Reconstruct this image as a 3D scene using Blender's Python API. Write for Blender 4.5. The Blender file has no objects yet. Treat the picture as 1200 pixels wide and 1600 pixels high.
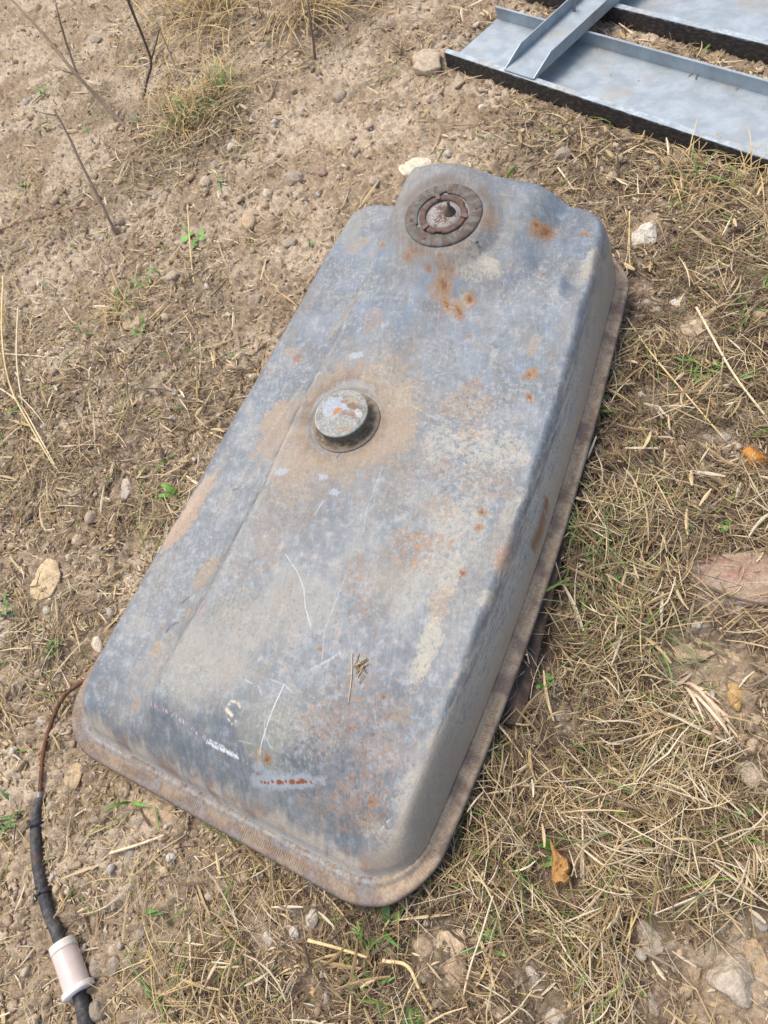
import bpy, math, random
import numpy as np
from mathutils import Vector

# ------------------------------------------------------------------ camera, world, sun, exposure
S = bpy.context.scene
PITCH, ROLL, FPX, CH = math.radians(58.93), math.radians(-31.42), 1108.4, 1.1
Fv = np.array([0, math.cos(PITCH), -math.sin(PITCH)]); Rv0 = np.array([1., 0, 0]); Uv0 = np.cross(Rv0, Fv)
Rv = math.cos(ROLL)*Rv0 + math.sin(ROLL)*Uv0
Uv = -math.sin(ROLL)*Rv0 + math.cos(ROLL)*Uv0
cd = bpy.data.cameras.new('camera'); cam = bpy.data.objects.new('camera', cd); S.collection.objects.link(cam)
from mathutils import Matrix
cam.matrix_world = Matrix(((Rv[0], Uv[0], -Fv[0], 0), (Rv[1], Uv[1], -Fv[1], 0), (Rv[2], Uv[2], -Fv[2], CH), (0, 0, 0, 1)))
cd.sensor_fit = 'VERTICAL'; cd.sensor_height = 24.0; cd.lens = 24.0*FPX/1600.0
cd.clip_start = 0.02; cd.clip_end = 500
S.camera = cam
S.render.resolution_x = 768; S.render.resolution_y = 1024

SUN_EL, SUN_AZ = math.radians(67), math.radians(115)      # azimuth counter-clockwise from +X
w = bpy.data.worlds.new('World'); S.world = w; w.use_nodes = True
nt = w.node_tree; nt.nodes.clear()
sky = nt.nodes.new('ShaderNodeTexSky'); sky.sky_type = 'NISHITA'; sky.sun_disc = False
sky.sun_elevation = SUN_EL; sky.sun_rotation = math.pi/2 - SUN_AZ; sky.air_density = 1.0; sky.dust_density = 4.0
bg = nt.nodes.new('ShaderNodeBackground'); bg.inputs[1].default_value = 0.15
wo = nt.nodes.new('ShaderNodeOutputWorld'); nt.links.new(sky.outputs[0], bg.inputs[0]); nt.links.new(bg.outputs[0], wo.inputs[0])
ld = bpy.data.lights.new('sun', 'SUN'); ld.energy = 1.5; ld.angle = math.radians(28); ld.color = (1, .94, .84)
lo = bpy.data.objects.new('sun', ld); S.collection.objects.link(lo)
sd = Vector((math.cos(SUN_EL)*math.cos(SUN_AZ), math.cos(SUN_EL)*math.sin(SUN_AZ), math.sin(SUN_EL)))
lo.rotation_euler = sd.to_track_quat('Z', 'Y').to_euler(); lo.location = sd*5
S.view_settings.view_transform = 'Standard'; S.view_settings.look = 'None'
S.view_settings.exposure = 0.56; S.view_settings.gamma = 1

# ------------------------------------------------------------------ helpers
rng = np.random.default_rng(11); random.seed(5)
C = S.collection

def at(px, py, z=0.0):
    d = Fv*FPX + Rv*(px-600) - Uv*(py-800); t = (z-CH)/d[2]
    return np.array([0, 0, CH]) + d*t
def proj(x, y, z=0.0):
    P = np.stack([x, y, np.full_like(x, z)-CH], -1); dz = P@Fv
    return 600+FPX*(P@Rv)/dz, 800-FPX*(P@Uv)/dz, dz
def depth(px, py): return float((at(px, py)-np.array([0, 0, CH]))@Fv)

_tabs = {}
def noise(x, y, f, seed=0):
    """gradient noise, about 0..1"""
    if seed not in _tabs:
        a = np.random.default_rng(seed+100).random((256, 256))*2*np.pi; _tabs[seed] = (np.cos(a), np.sin(a))
    GXt, GYt = _tabs[seed]; X = np.asarray(x)*f+31.7; Y = np.asarray(y)*f+17.3
    xi = np.floor(X).astype(int); yi = np.floor(Y).astype(int); fx = X-xi; fy = Y-yi
    ux = fx*fx*fx*(fx*(fx*6-15)+10); uy = fy*fy*fy*(fy*(fy*6-15)+10)
    x0, y0, x1, y1 = xi & 255, yi & 255, (xi+1) & 255, (yi+1) & 255
    a = GXt[x0, y0]*fx+GYt[x0, y0]*fy; b = GXt[x1, y0]*(fx-1)+GYt[x1, y0]*fy
    c = GXt[x0, y1]*fx+GYt[x0, y1]*(fy-1); d = GXt[x1, y1]*(fx-1)+GYt[x1, y1]*(fy-1)
    return .5+.95*((a+(b-a)*ux)*(1-uy)+(c+(d-c)*ux)*uy)
def fbm(x, y, f, octv=4, seed=0, gain=.5):
    s = 0; a = 1; n = 0
    c_, s_ = math.cos(.6), math.sin(.6)
    for k in range(octv):
        s = s+a*noise(x, y, f, seed+k); n += a; a *= gain; f *= 2.03
        x, y = c_*np.asarray(x)-s_*np.asarray(y), s_*np.asarray(x)+c_*np.asarray(y)
    return s/n
def sst(e0, e1, x):
    t = np.clip((x-e0)/(e1-e0), 0, 1); return t*t*(3-2*t)
def mix(a, b, t):
    t = np.asarray(t)[..., None]; return a*(1-t)+np.asarray(b)*t

def mesh(name, V, F, mat, parent=None, col=None, smooth=True, rough=None, loc=None):
    V = np.asarray(V, dtype=np.float32); me = bpy.data.meshes.new(name)
    if not isinstance(F, np.ndarray): 
        ln = np.array([len(f) for f in F], dtype=np.int32); flat = np.array([i for f in F for i in f], dtype=np.int32)
    else:
        ln = np.full(len(F), F.shape[1], dtype=np.int32); flat = F.astype(np.int32).ravel()
    me.vertices.add(len(V)); me.vertices.foreach_set('co', V.ravel())
    me.loops.add(len(flat)); me.loops.foreach_set('vertex_index', flat)
    me.polygons.add(len(ln)); st = np.concatenate([[0], np.cumsum(ln)[:-1]]).astype(np.int32)
    me.polygons.foreach_set('loop_start', st)
    me.polygons.foreach_set('use_smooth', np.full(len(ln), smooth, dtype=bool))
    me.update(calc_edges=True)
    if col is not None:
        a = me.color_attributes.new('tint', 'FLOAT_COLOR', 'POINT')
        cc = np.ones((len(V), 4), dtype=np.float32); cc[:, :3] = col
        a.data.foreach_set('color', cc.ravel())
    if rough is not None:
        a = me.attributes.new('metal', 'FLOAT', 'POINT'); a.data.foreach_set('value', np.asarray(rough, dtype=np.float32))
    me.validate(verbose=False)
    me.materials.append(mat)
    o = bpy.data.objects.new(name, me); C.objects.link(o)
    if parent is not None: o.parent = parent
    if loc is not None: o.location = loc
    return o
def tag(o, label, cat, group=None):
    o['label'] = label; o['category'] = cat
    g = {'stone': 'stones lying on the ground', 'pebble': 'pebbles lying on the ground', 'clod': 'clods of dry mud on the ground', 'dry stalk': 'dry stalks', 'grass shoot': 'green grass shoots', 'straw': 'loose straw stalks', 'grass tuft': 'dry grass tufts', 'twig': 'dead twigs in the straw', 'weed': 'small green weeds', 'clover': 'clover plants'}.get(cat)
    if group or g: o['group'] = group or g
    return o
def empty(name, loc, rz=0):
    o = bpy.data.objects.new(name, None); C.objects.link(o); o.location = loc; o.rotation_euler = (0, 0, rz)
    o.empty_display_size = .05; return o
def gridF(n, m, wrap=False):
    i = np.arange(n-1)[:, None]; j = np.arange(m if wrap else m-1)[None, :]; j2 = (j+1) % m
    a = i*m+j; b = i*m+j2; c = (i+1)*m+j2; d = (i+1)*m+j
    return np.stack([a, b, c, d], -1).reshape(-1, 4)

def mat(name, base=(.5, .5, .5), attr=True, rough=.8, nscale=60, namt=.25, bump=.3, bscale=200, metal=0., bdist=.001, spec=.4, metal_attr=False, n2=None, trans=0):
    m = bpy.data.materials.new(name); m.use_nodes = True; t = m.node_tree; b = t.nodes['Principled BSDF']
    L = t.links.new
    tc = t.nodes.new('ShaderNodeTexCoord')
    if attr:
        a = t.nodes.new('ShaderNodeAttribute'); a.attribute_name = 'tint'; src = a.outputs['Color']
    else:
        a = t.nodes.new('ShaderNodeRGB'); a.outputs[0].default_value = (*base, 1); src = a.outputs[0]
    n = t.nodes.new('ShaderNodeTexNoise'); n.inputs['Scale'].default_value = nscale; n.inputs['Detail'].default_value = 6; n.inputs['Roughness'].default_value = .65
    L(tc.outputs['Object'], n.inputs['Vector'])
    mr = t.nodes.new('ShaderNodeMapRange'); mr.inputs['From Min'].default_value = .3; mr.inputs['From Max'].default_value = .7
    mr.inputs['To Min'].default_value = 1-namt; mr.inputs['To Max'].default_value = 1+namt
    L(n.outputs['Fac'], mr.inputs['Value'])
    mx = t.nodes.new('ShaderNodeVectorMath'); mx.operation = 'SCALE'; L(src, mx.inputs[0]); L(mr.outputs[0], mx.inputs['Scale'])
    L(mx.outputs[0], b.inputs['Base Color'])
    n2_ = t.nodes.new('ShaderNodeTexNoise'); n2_.inputs['Scale'].default_value = bscale; n2_.inputs['Detail'].default_value = 5; n2_.inputs['Roughness'].default_value = .6
    L(tc.outputs['Object'], n2_.inputs['Vector'])
    bp = t.nodes.new('ShaderNodeBump'); bp.inputs['Strength'].default_value = bump; bp.inputs['Distance'].default_value = bdist
    L(n2_.outputs['Fac'], bp.inputs['Height']); L(bp.outputs[0], b.inputs['Normal'])
    b.inputs['Roughness'].default_value = rough; b.inputs['Metallic'].default_value = metal
    b.inputs['Specular IOR Level'].default_value = spec
    if metal_attr:
        a2 = t.nodes.new('ShaderNodeAttribute'); a2.attribute_name = 'metal'
        ml = t.nodes.new('ShaderNodeMath'); ml.operation = 'MULTIPLY'; ml.inputs[1].default_value = metal; L(a2.outputs['Fac'], ml.inputs[0]); L(ml.outputs[0], b.inputs['Metallic'])
        r2 = t.nodes.new('ShaderNodeMapRange'); r2.inputs['To Min'].default_value = .85; r2.inputs['To Max'].default_value = rough
        L(a2.outputs['Fac'], r2.inputs['Value'])
        ad = t.nodes.new('ShaderNodeMath'); ad.operation = 'MULTIPLY_ADD'; ad.inputs[1].default_value = .25; L(n.outputs['Fac'], ad.inputs[0])
        sb = t.nodes.new('ShaderNodeMath'); sb.operation = 'SUBTRACT'; sb.inputs[1].default_value = .12; L(r2.outputs[0], sb.inputs[0]); L(sb.outputs[0], ad.inputs[2])
        L(ad.outputs[0], b.inputs['Roughness'])
    return m

M_soil = mat('soil', rough=.95, nscale=170, namt=.34, bump=.9, bscale=380, bdist=.004, spec=.15)
M_straw = mat('straw', rough=.7, nscale=150, namt=.15, bump=.2, bscale=900, bdist=.0004, spec=.3)
M_rock = mat('rock', rough=.92, nscale=160, namt=.3, bump=.9, bscale=300, bdist=.003, spec=.2)
M_tank = mat('weathered_zinc', rough=.52, nscale=260, namt=.15, bump=.16, bscale=520, bdist=.0006, spec=.35, metal=.12, metal_attr=True)
M_rust = mat('rusty_metal', rough=.8, nscale=240, namt=.25, bump=.4, bscale=700, bdist=.0008, spec=.3, metal=.2)
M_galv = mat('galvanised_steel', rough=.5, nscale=70, namt=.10, bump=.12, bscale=160, bdist=.0005, spec=.4, metal=.35)
M_black = mat('dirty_black', rough=.8, nscale=90, namt=.3, bump=.35, bscale=300, bdist=.0008, spec=.25)
M_rubber = mat('black_rubber', rough=.65, nscale=200, namt=.3, bump=.5, bscale=500, bdist=.0005, spec=.4)
M_plast = mat('milky_plastic', rough=.35, nscale=40, namt=.06, bump=.05, bscale=100, bdist=.0003, spec=.5)
M_leaf = mat('leaf', rough=.5, nscale=180, namt=.2, bump=.2, bscale=400, bdist=.0003, spec=.4)
M_stem = mat('dry_stem', rough=.85, nscale=200, namt=.3, bump=.4, bscale=500, bdist=.0008, spec=.2)
M_insect = mat('insect', rough=.35, nscale=500, namt=.2, bump=.1, spec=.5)

# ------------------------------------------------------------------ zones of litter: (px, py, chips, long straw, bareness/browness)
ZN = [(60,60,.35,.10,.3),(60,250,.35,.10,.35),(150,330,.5,.25,.5),(170,170,.3,.2,.4),(330,30,.9,1.1,.3),(320,200,.9,.9,.6),(470,30,.6,.5,.4),(240,440,.55,.3,.6),
      (400,300,.3,.1,.25),(500,200,.15,.05,.15),(450,420,.25,.06,.2),(560,120,.2,.07,.15),(600,30,.3,.2,.3),(600,230,.12,.02,.1),(700,200,.25,.08,.15),(780,180,.5,.3,.3),(900,250,.8,.4,.6),
      (1050,260,1.,.5,.8),(1150,330,1.,.9,.7),(1000,340,1,.3,.7),(1050,450,.9,.7,.6),(1150,560,1.,1.1,.8),(1000,620,1.1,1.2,.85),(1100,760,1.2,1.4,.85),(950,820,1.2,1.6,.95),(1000,950,1.1,1.8,1.),
      (1150,950,.6,.6,.6),(1100,1050,.5,.5,.5),(900,1060,1.1,1.8,1.),(960,1110,.5,.7,.7),(1050,1200,1.,1.9,1.),(850,1250,1.,1.8,1.),(1000,1350,1.,1.7,1.),(1150,1350,1.,1.5,.9),(780,1400,1.,1.3,.95),
      (700,1480,.8,.7,.7),(900,1500,.9,1.3,.9),(1080,1560,.5,.5,.5),(1180,1500,.35,.3,.3),(560,1520,.9,1.2,.9),(420,1440,.7,.7,.7),(300,1400,.4,.18,.35),(350,1560,.8,.9,.6),(250,1300,.45,.2,.45),
      (150,1320,.45,.16,.35),(40,1480,.3,.1,.2),(180,1470,.3,.15,.3),(130,1180,.5,.3,.4),(30,1200,.3,.08,.15),(60,1050,.9,.5,.5),(150,930,.9,.4,.5),(50,850,1.1,.5,.5),(180,820,1.2,.5,.55),(120,720,1.2,.6,.6),
      (40,650,1.,.5,.5),(200,640,1.1,.4,.6),(330,600,1.1,.4,.7),(100,530,.8,.4,.4),(250,520,.8,.3,.7),(350,500,.5,.15,.4),(40,420,.5,.3,.3),(120,460,.5,.1,.3),
      (1150,200,.5,.3,.3),(1100,120,.5,.3,.3),(700,60,.5,.3,.3),(400,900,.6,.4,.5),(600,1300,.6,.6,.6),(700,600,.6,.4,.6)]
ZP = np.array([at(z[0], z[1])[:2] for z in ZN]); ZD = np.array([(z[2]*(1.15 if z[0] < 500 else 1), z[3]*(.9 if z[0] < 500 else 1), z[4]*(.72 if z[0] < 500 else 1)) for z in ZN])
ZR = np.array([.1*depth(z[0], z[1]) for z in ZN])
def zone(x, y):
    shp = np.shape(x); x = np.ravel(x); y = np.ravel(y); num = 0; den = 0
    for p, d, r in zip(ZP, ZD, ZR):
        d2 = ((x-p[0])**2+(y-p[1])**2)/r**2; wgt = 1/(d2+.15)**2
        num = num+wgt[:, None]*d; den = den+wgt
    return (num/den[:, None]).reshape(shp+(3,))

# ------------------------------------------------------------------ ground
FY = math.radians(106.21)
def gh(x, y):
    h = (fbm(x, y, 2.2, 3, 3)-.5)*.035+(fbm(x, y, 14, 3, 7)-.5)*.016
    fu = x*math.cos(FY)+y*math.sin(FY); fv = -x*math.sin(FY)+y*math.cos(FY)
    m = sst(1.47, 1.42, fu)*sst(-1.13, -1.19, fv)
    tu = x*math.cos(.6596)+y*math.sin(.6596); tv = -x*math.sin(.6596)+y*math.cos(.6596)
    m2 = sst(-.19, -.12, tu)*sst(1.05, .98, tu)*sst(.16, .24, tv)*sst(.9, .82, tv)
    return h*(1-m)*(1-m2)-.008*m-.006*m2
def gh_fine(x, y, z3):
    cl = fbm(x, y, 45, 3, 12); crumb = noise(x, y, 170, 15); cr2 = noise(x, y, 95, 17)
    lump = sst(.48, .72, cl)*.009+np.maximum(0, cr2-.5)*.013+np.maximum(0, crumb-.45)*.009
    return lump*(1.15-.5*z3)
def axis(segs):
    out = []
    for a, b, st in segs: out.append(np.arange(a, b-1e-9, st))
    out.append([segs[-1][1]]); return np.concatenate(out)
gx = axis([(-30, -4, 1.5), (-4, -1.5, .12), (-1.5, -1.0, .02), (-1.0, 1.6, .0045), (1.6, 2.4, .03), (2.4, 6, .3), (6, 30, 2)])
gy = axis([(-30, -3, 1.5), (-3, -.6, .1), (-.6, -.3, .02), (-.3, 1.4, .0042), (1.4, 2.4, .006), (2.4, 3.9, .009), (3.9, 5, .05), (5, 9, .3), (9, 30, 2)])
GX, GY = np.meshgrid(gx, gy, indexing='ij')
zz = zone(GX, GY)
near = np.clip(1-(np.hypot(GX-.2, GY-1.5)-3)/3, 0, 1)
GZ = (gh(GX, GY)+gh_fine(GX, GY, zz[..., 2]))*near
tanc = np.array([.45, .345, .23]); darkc = np.array([.135, .095, .062]); palec = np.array([.585, .475, .345])
cc = mix(np.broadcast_to(tanc, GX.shape+(3,)), darkc*.9, np.clip(zz[..., 2]*.95*sst(.1, .6, fbm(GX, GY, 9, 4, 21))+.06, 0, 1))  # browner soil under thick straw, shade of the gaps mixed into its colour
cc = mix(cc, palec, sst(.46, .64, fbm(GX, GY, 5, 4, 31))*.9*(1-.75*zz[..., 2]))
cc = mix(cc, np.array([.16, .11, .075]), sst(.62, .8, fbm(GX, GY, 38, 3, 41))*.45)
cc = mix(cc, np.array([.66, .58, .46]), sst(.72, .86, noise(GX, GY, 210, 45))*.5)
ground = mesh('ground', np.stack([GX, GY, GZ], -1).reshape(-1, 3), gridF(len(gx), len(gy))[:, ::-1], M_soil, col=cc.reshape(-1, 3))
ground['kind'] = 'structure'

# ------------------------------------------------------------------ the fuel tank (local u along its length, v across; origin in the middle of its base)
YAW = math.radians(37.79)
ua = np.array([math.cos(YAW), math.sin(YAW)]); va = np.array([-math.sin(YAW), math.cos(YAW)])
UC, VC, ZF = .44, .52, .052
def uv(px, py, z=.165):
    P = at(px, py, z)[:2]; return np.array([P@ua-UC, P@va-VC])
T0 = np.array([UC*ua[0]+VC*va[0], UC*ua[1]+VC*va[1], 0])
tank = empty('fuel_tank', T0, YAW)
tag(tank, 'large old blue-grey steel fuel tank with tan mud and rust stains lying on the ground', 'fuel tank')
U0, U1 = -.143-UC, 1.038-UC; VL = .853-VC
VRC = np.polyfit([-.14, 0, .15, .387, .613, .75, 1.04], [.228, .219, .2155, .218, .231, .2455, .276], 3)
def vr(u): return np.polyval(VRC, u+UC)-VC
RC = .088; RCL = .062
def wallco(u, v):
    """inside distance to the rounded outline, and direction of the nearest wall"""
    Vw = v-vr(u); W = VL-vr(u)
    hx = (U1-U0)/2; hy = W/2; qx = (u-(U0+U1)/2); qy = Vw-hy
    rc = np.where((qx < 0) & (qy > 0), RCL, RC)+np.where((qx > 0) & (qy < 0), .02, 0)
    ax = np.abs(qx)-(hx-rc); ay = np.abs(qy)-(hy-rc)
    mx_, my_ = np.maximum(ax, 0), np.maximum(ay, 0)
    outd = np.hypot(mx_, my_); d = rc-outd-np.minimum(np.maximum(ax, ay), 0)
    nx = mx_/(outd+1e-6); ny = my_/(outd+1e-6)
    ins = outd < 1e-6; nx = np.where(ins, (ax > ay)*1., nx); ny = np.where(ins, (ax <= ay)*1., ny)
    return d, nx*np.sign(qx), ny*np.sign(qy)
SC = uv(693, 338, .238)   # sender centre
CCAP = uv(541, 660, .185)
FLAT = None
def seg_d(P, A, B):
    ax, ay = A; bx, by = B; L2 = (bx-ax)**2+(by-ay)**2+1e-12
    t = np.clip(((P[0]-ax)*(bx-ax)+(P[1]-ay)*(by-ay))/L2, 0, 1)
    return np.hypot(P[0]-ax-t*(bx-ax), P[1]-ay-t*(by-ay)), t
def tank_h(u, v):
    d, nx, ny = wallco(u, v)
    zs, zp = .085, .128
    crease = .672-VC+.006*np.sin(u*7)
    plate = sst(.018+.006*sst(.35-UC, -.05-UC, u), -.018-.006*sst(.35-UC, -.05-UC, u), v-crease)
    plate = plate*sst(U0+.035, U0+.12, u+.15*(v-(.45-VC))**2)*1.0
    top = zs+(zp-zs)*plate
    # right hand shoulder of the far end sits lower than the hump
    top = top+.008*sst(.62-UC, .86-UC, u)*sst(.44-VC, .36-VC, v)
    # hump round the sender
    du = (u-SC[0]); dv = (v-SC[1])
    hr = np.where(du < 0, (np.abs(du)/.138)**2.2, 0)+np.where(dv < 0, (np.abs(dv)/.172)**3.0, (np.abs(dv)/.150)**3)
    top = top+.026*sst(.40-UC, .80-UC, u)*np.exp(-((v-(.575-VC))/.085)**2)
    hump = sst(1.3, .25, hr)
    top = top+hump*(.036+.14*(du))*sst(.04, -.02, v-crease-.01)
    top = top-.034*sst(.26-UC, -.10-UC, u)*sst(.46-VC, .26-VC, v)
    ga, gb = uv(692, 1180, .165), uv(655, 1290, .165); sg = seg_d((u, v), ga, gb)[0]; top = top-.008*np.exp(-(sg/.011)**2)
    if FLAT is not None:
        fl_ = sst(.108, .072, np.hypot(du, dv)); top = top*(1-fl_)+(FLAT[0]+FLAT[1]*du+FLAT[2]*dv)*fl_
    # slightly dished ring round the filler
    rc = np.hypot(u-CCAP[0], v-CCAP[1]); top = top+.006*sst(.15, .07, rc)-.004*sst(.067, .058, rc)
    # gentle crown, dents
    top = top+.004*np.sin((v+.05)*6)+(fbm(u, v, 5, 3, 51)-.5)*.011+(fbm(u, v, 18, 2, 55)-.5)*.0022
    dn = uv(905, 460, .15); q = np.hypot((u-dn[0]), (v-dn[1])*1.6); top = top-.008*np.exp(-(q/.03)**2)+.004*np.exp(-((q-.045)/.018)**2)
    # pressed trough along the near end and at the right ridge
    top = top-.007*np.exp(-((u-(U0+.105))/.028)**2)*sst(.66-VC, .58-VC, v)*sst(.22-VC, .36-VC, v)
    t = np.clip(d/(.060-.027*np.maximum(0, -ny)**2*sst(.0, .06, u-U0)), 0, 1)
    wv = (1-(1-t)**2.5)*(.35+.65*sst(0, .30, t))*sst(0, .06, t)
    tn = np.clip((u-U0)/.150, 0, 1); wv = wv*(1-.42*(1-tn)**2)
    tf = np.clip((U1-u)/.10, 0, 1); wv = wv*(1-.12*(1-tf)**2)
    # shallow foot: metal sweeps out to the flange
    return ZF+.001+(top-.001)*wv, t, d, nx, ny, plate
_h = lambda a, b: float(tank_h(np.array(SC[0]+a), np.array(SC[1]+b))[0])-ZF
FLAT = (_h(0, 0)-.002, (_h(.05, 0)-_h(-.05, 0))/.1*.6, (_h(0, .05)-_h(0, -.05))/.1*.6)
st = .00120
us = np.concatenate([np.arange(U0-.003, U0+.0845, .0007), np.arange(U0+.0855, U1+.003, st)]); vs = np.concatenate([np.arange(.208-VC, .2895-VC, .0005), np.arange(.2905-VC, VL+.003, st)])
TU, TV = np.meshgrid(us, vs, indexing='ij')
TZ, tt, dd, nxx, nyy, plate = tank_h(TU, TV)

# --- colour of the metal
blue1 = np.array([.104, .121, .135]); blue2 = np.array([.238, .262, .278]); blue3 = np.array([.182, .226, .274])
mudc = np.array([.36, .285, .205]); cream = np.array([.47, .43, .345]); rustc = np.array([.28, .135, .06]); brownr = np.array([.24, .12, .07]); olive = np.array([.34, .33, .24])
n1 = fbm(TU, TV, 5, 5, 61, .6); n2 = fbm(TU, TV, 16, 5, 66, .6); n3 = fbm(TU, TV, 60, 4, 71, .65); n4 = fbm(TU, TV, 140, 3, 76, .7)
ns = fbm(TU*1.0, TV*7, 9, 4, 81, .65)     # streaks along the length
col = mix(np.broadcast_to(blue1, TU.shape+(3,)), blue2, np.clip(.30+sst(.38, .64, .5*n1+.3*n2+.2*n3)*.42+sst(.42, .62, n3*.5+n4*.5)*.20, 0, 1))
far_blue = sst(.35-UC, .7-UC, TU)
col = mix(col, blue3, far_blue*sst(.4, .62, n2)*.6)
col = mix(col, np.array([.36, .375, .39]), sst(.56, .72, n3*.8+ns*.2)*.35)
met = np.ones(TU.shape)
# thin dust film
film = sst(.50, .64, .6*n1+.25*n2+.15*n3)*.34
col = mix(col, np.array([.335, .30, .235]), film); met -= film*.4
def blob(px, py, rx, ry, rot, colr, amt=1., edge=.22, ragg=.6, f=55, z=.165, seed=0, soft=.0, thin=0.0):
    """a stain with a ragged outline; px,py,rx,ry in photo pixels"""
    global col, met
    c = uv(px, py, z); rr = max(rx, ry)
    k = depth(px, py)*.88/FPX
    # photo direction to local direction
    e = uv(px+10*math.cos(rot), py+10*math.sin(rot), z)-c; ee = e/np.linalg.norm(e); g = np.linalg.norm(e)/10
    e2 = uv(px-10*math.sin(rot), py+10*math.cos(rot), z)-c; g2 = abs(ee[0]*e2[1]-ee[1]*e2[0])/10
    R = max(rx*g, ry*g2)*1.9
    i0, i1 = np.searchsorted(us, [c[0]-R, c[0]+R]); j0, j1 = np.searchsorted(vs, [c[1]-R, c[1]+R])
    if i1 <= i0 or j1 <= j0: return
    sl = (slice(i0, i1), slice(j0, j1)); a = TU[sl]-c[0]; b = TV[sl]-c[1]
    p = (a*ee[0]+b*ee[1])/(rx*g); q = (-a*ee[1]+b*ee[0])/(ry*g2)
    nn = fbm(TU[sl], TV[sl], f, 6, 200+seed, .72)
    r = np.sqrt(p*p+q*q)+(nn-.5)*2*ragg
    edge = edge*.6; m = sst(1+edge, 1-edge, r)*amt
    if thin: m = m*sst(thin+.02, thin+.08, fbm(TU[sl], TV[sl], 120, 5, 240+seed, .75))
    col[sl] = mix(col[sl], colr, m); met[sl] = met[sl]*(1-m)
def line(pts, wpx, colr, amt=1., z=.165, brk=0., seed=0, fade=True):
    global col, met
    P = [uv(x, y, z) for x, y in pts]; w_ = wpx*depth(*pts[0])*.9/FPX
    allp = np.array(P); lo_, hi_ = allp.min(0)-.012, allp.max(0)+.012
    i0, i1 = np.searchsorted(us, [lo_[0], hi_[0]]); j0, j1 = np.searchsorted(vs, [lo_[1], hi_[1]])
    if i1 <= i0 or j1 <= j0: return
    sl = (slice(i0, i1), slice(j0, j1)); X = (TU[sl], TV[sl]); dmin = 9
    for A, B in zip(P[:-1], P[1:]): dmin = np.minimum(dmin, seg_d(X, A, B)[0])
    m = np.clip(1.2-dmin/max(w_*.5, .0007), 0, 1)*amt
    if brk: m = m*sst(brk, brk+.1, fbm(X[0], X[1], 190, 2, 300+seed))
    col[sl] = mix(col[sl], colr, m); met[sl] = met[sl]*(1-m*.6)
R_ = math.radians
# mud round the filler
blob(560, 660, 104, 100, 0, mudc, .45, .7, .7, 22, seed=1); blob(556, 662, 84, 84, 0, mudc, .8, .35, .7, 30, seed=201)
blob(470, 730, 60, 40, R_(-50), mudc, .65, .5, .8, 30, seed=2)
blob(430, 660, 20, 60, R_(28), np.array([.36, .27, .19]), .65, .4, .9, 60, seed=3)
blob(605, 680, 46, 50, 0, mudc, .75, .3, .7, 40, seed=4)
blob(540, 660, 66, 66, 0, np.array([.19, .145, .105]), .75, .5, .4, 40, seed=5)
blob(545, 665, 55, 58, 0, np.array([.30, .31, .30]), .7, .1, .2, 50, seed=6)
blob(450, 800, 70, 40, R_(-60), mudc, .55, .35, .6, 40, thin=.45, seed=7)
blob(400, 860, 60, 30, R_(-60), mudc, .5, .35, .6, 40, thin=.5, seed=8)
# stains on the left shoulder
blob(285, 818, 14, 52, R_(30), np.array([.43, .31, .215]), .85, .2, .8, 80, z=.14, seed=9)
blob(312, 770, 12, 40, R_(30), np.array([.45, .34, .24]), .7, .2, .9, 80, z=.14, seed=10)
blob(425, 650, 10, 30, R_(25), mudc, .8, .2, .9, 70, z=.145, seed=11)
blob(320, 890, 10, 30, R_(32), mudc, .75, .2, .5, 60, z=.15, seed=12)
blob(455, 550, 12, 7, 0, mudc, .7, .3, .5, 70, z=.14, seed=13); blob(465, 560, 7, 6, 0, rustc, .7, .3, .5, 70, z=.14, seed=14)
blob(560, 385, 10, 20, R_(40), mudc, .5, .3, .5, 60, z=.14, seed=15); blob(245, 1015, 6, 14, R_(20), mudc, .7, .3, .4, 80, z=.14, seed=16)
blob(297, 960, 5, 9, 0, mudc, .7, .2, .4, z=.14, seed=17); blob(250, 1010, 6, 10, 0, mudc, .6, seed=18, z=.14); blob(210, 1100, 8, 16, R_(20), mudc, .5, z=.14, seed=19)
# tan film, lower middle
blob(345, 1020, 62, 85, R_(20), np.array([.36, .335, .275]), .6, .35, .6, 26, thin=.38, seed=20)
blob(400, 960, 60, 50, 0, np.array([.37, .345, .29]), .45, .4, .7, 40, thin=.42, seed=21)
blob(420, 1150, 40, 60, 0, olive, .35, .4, .6, 30, seed=22)
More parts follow.
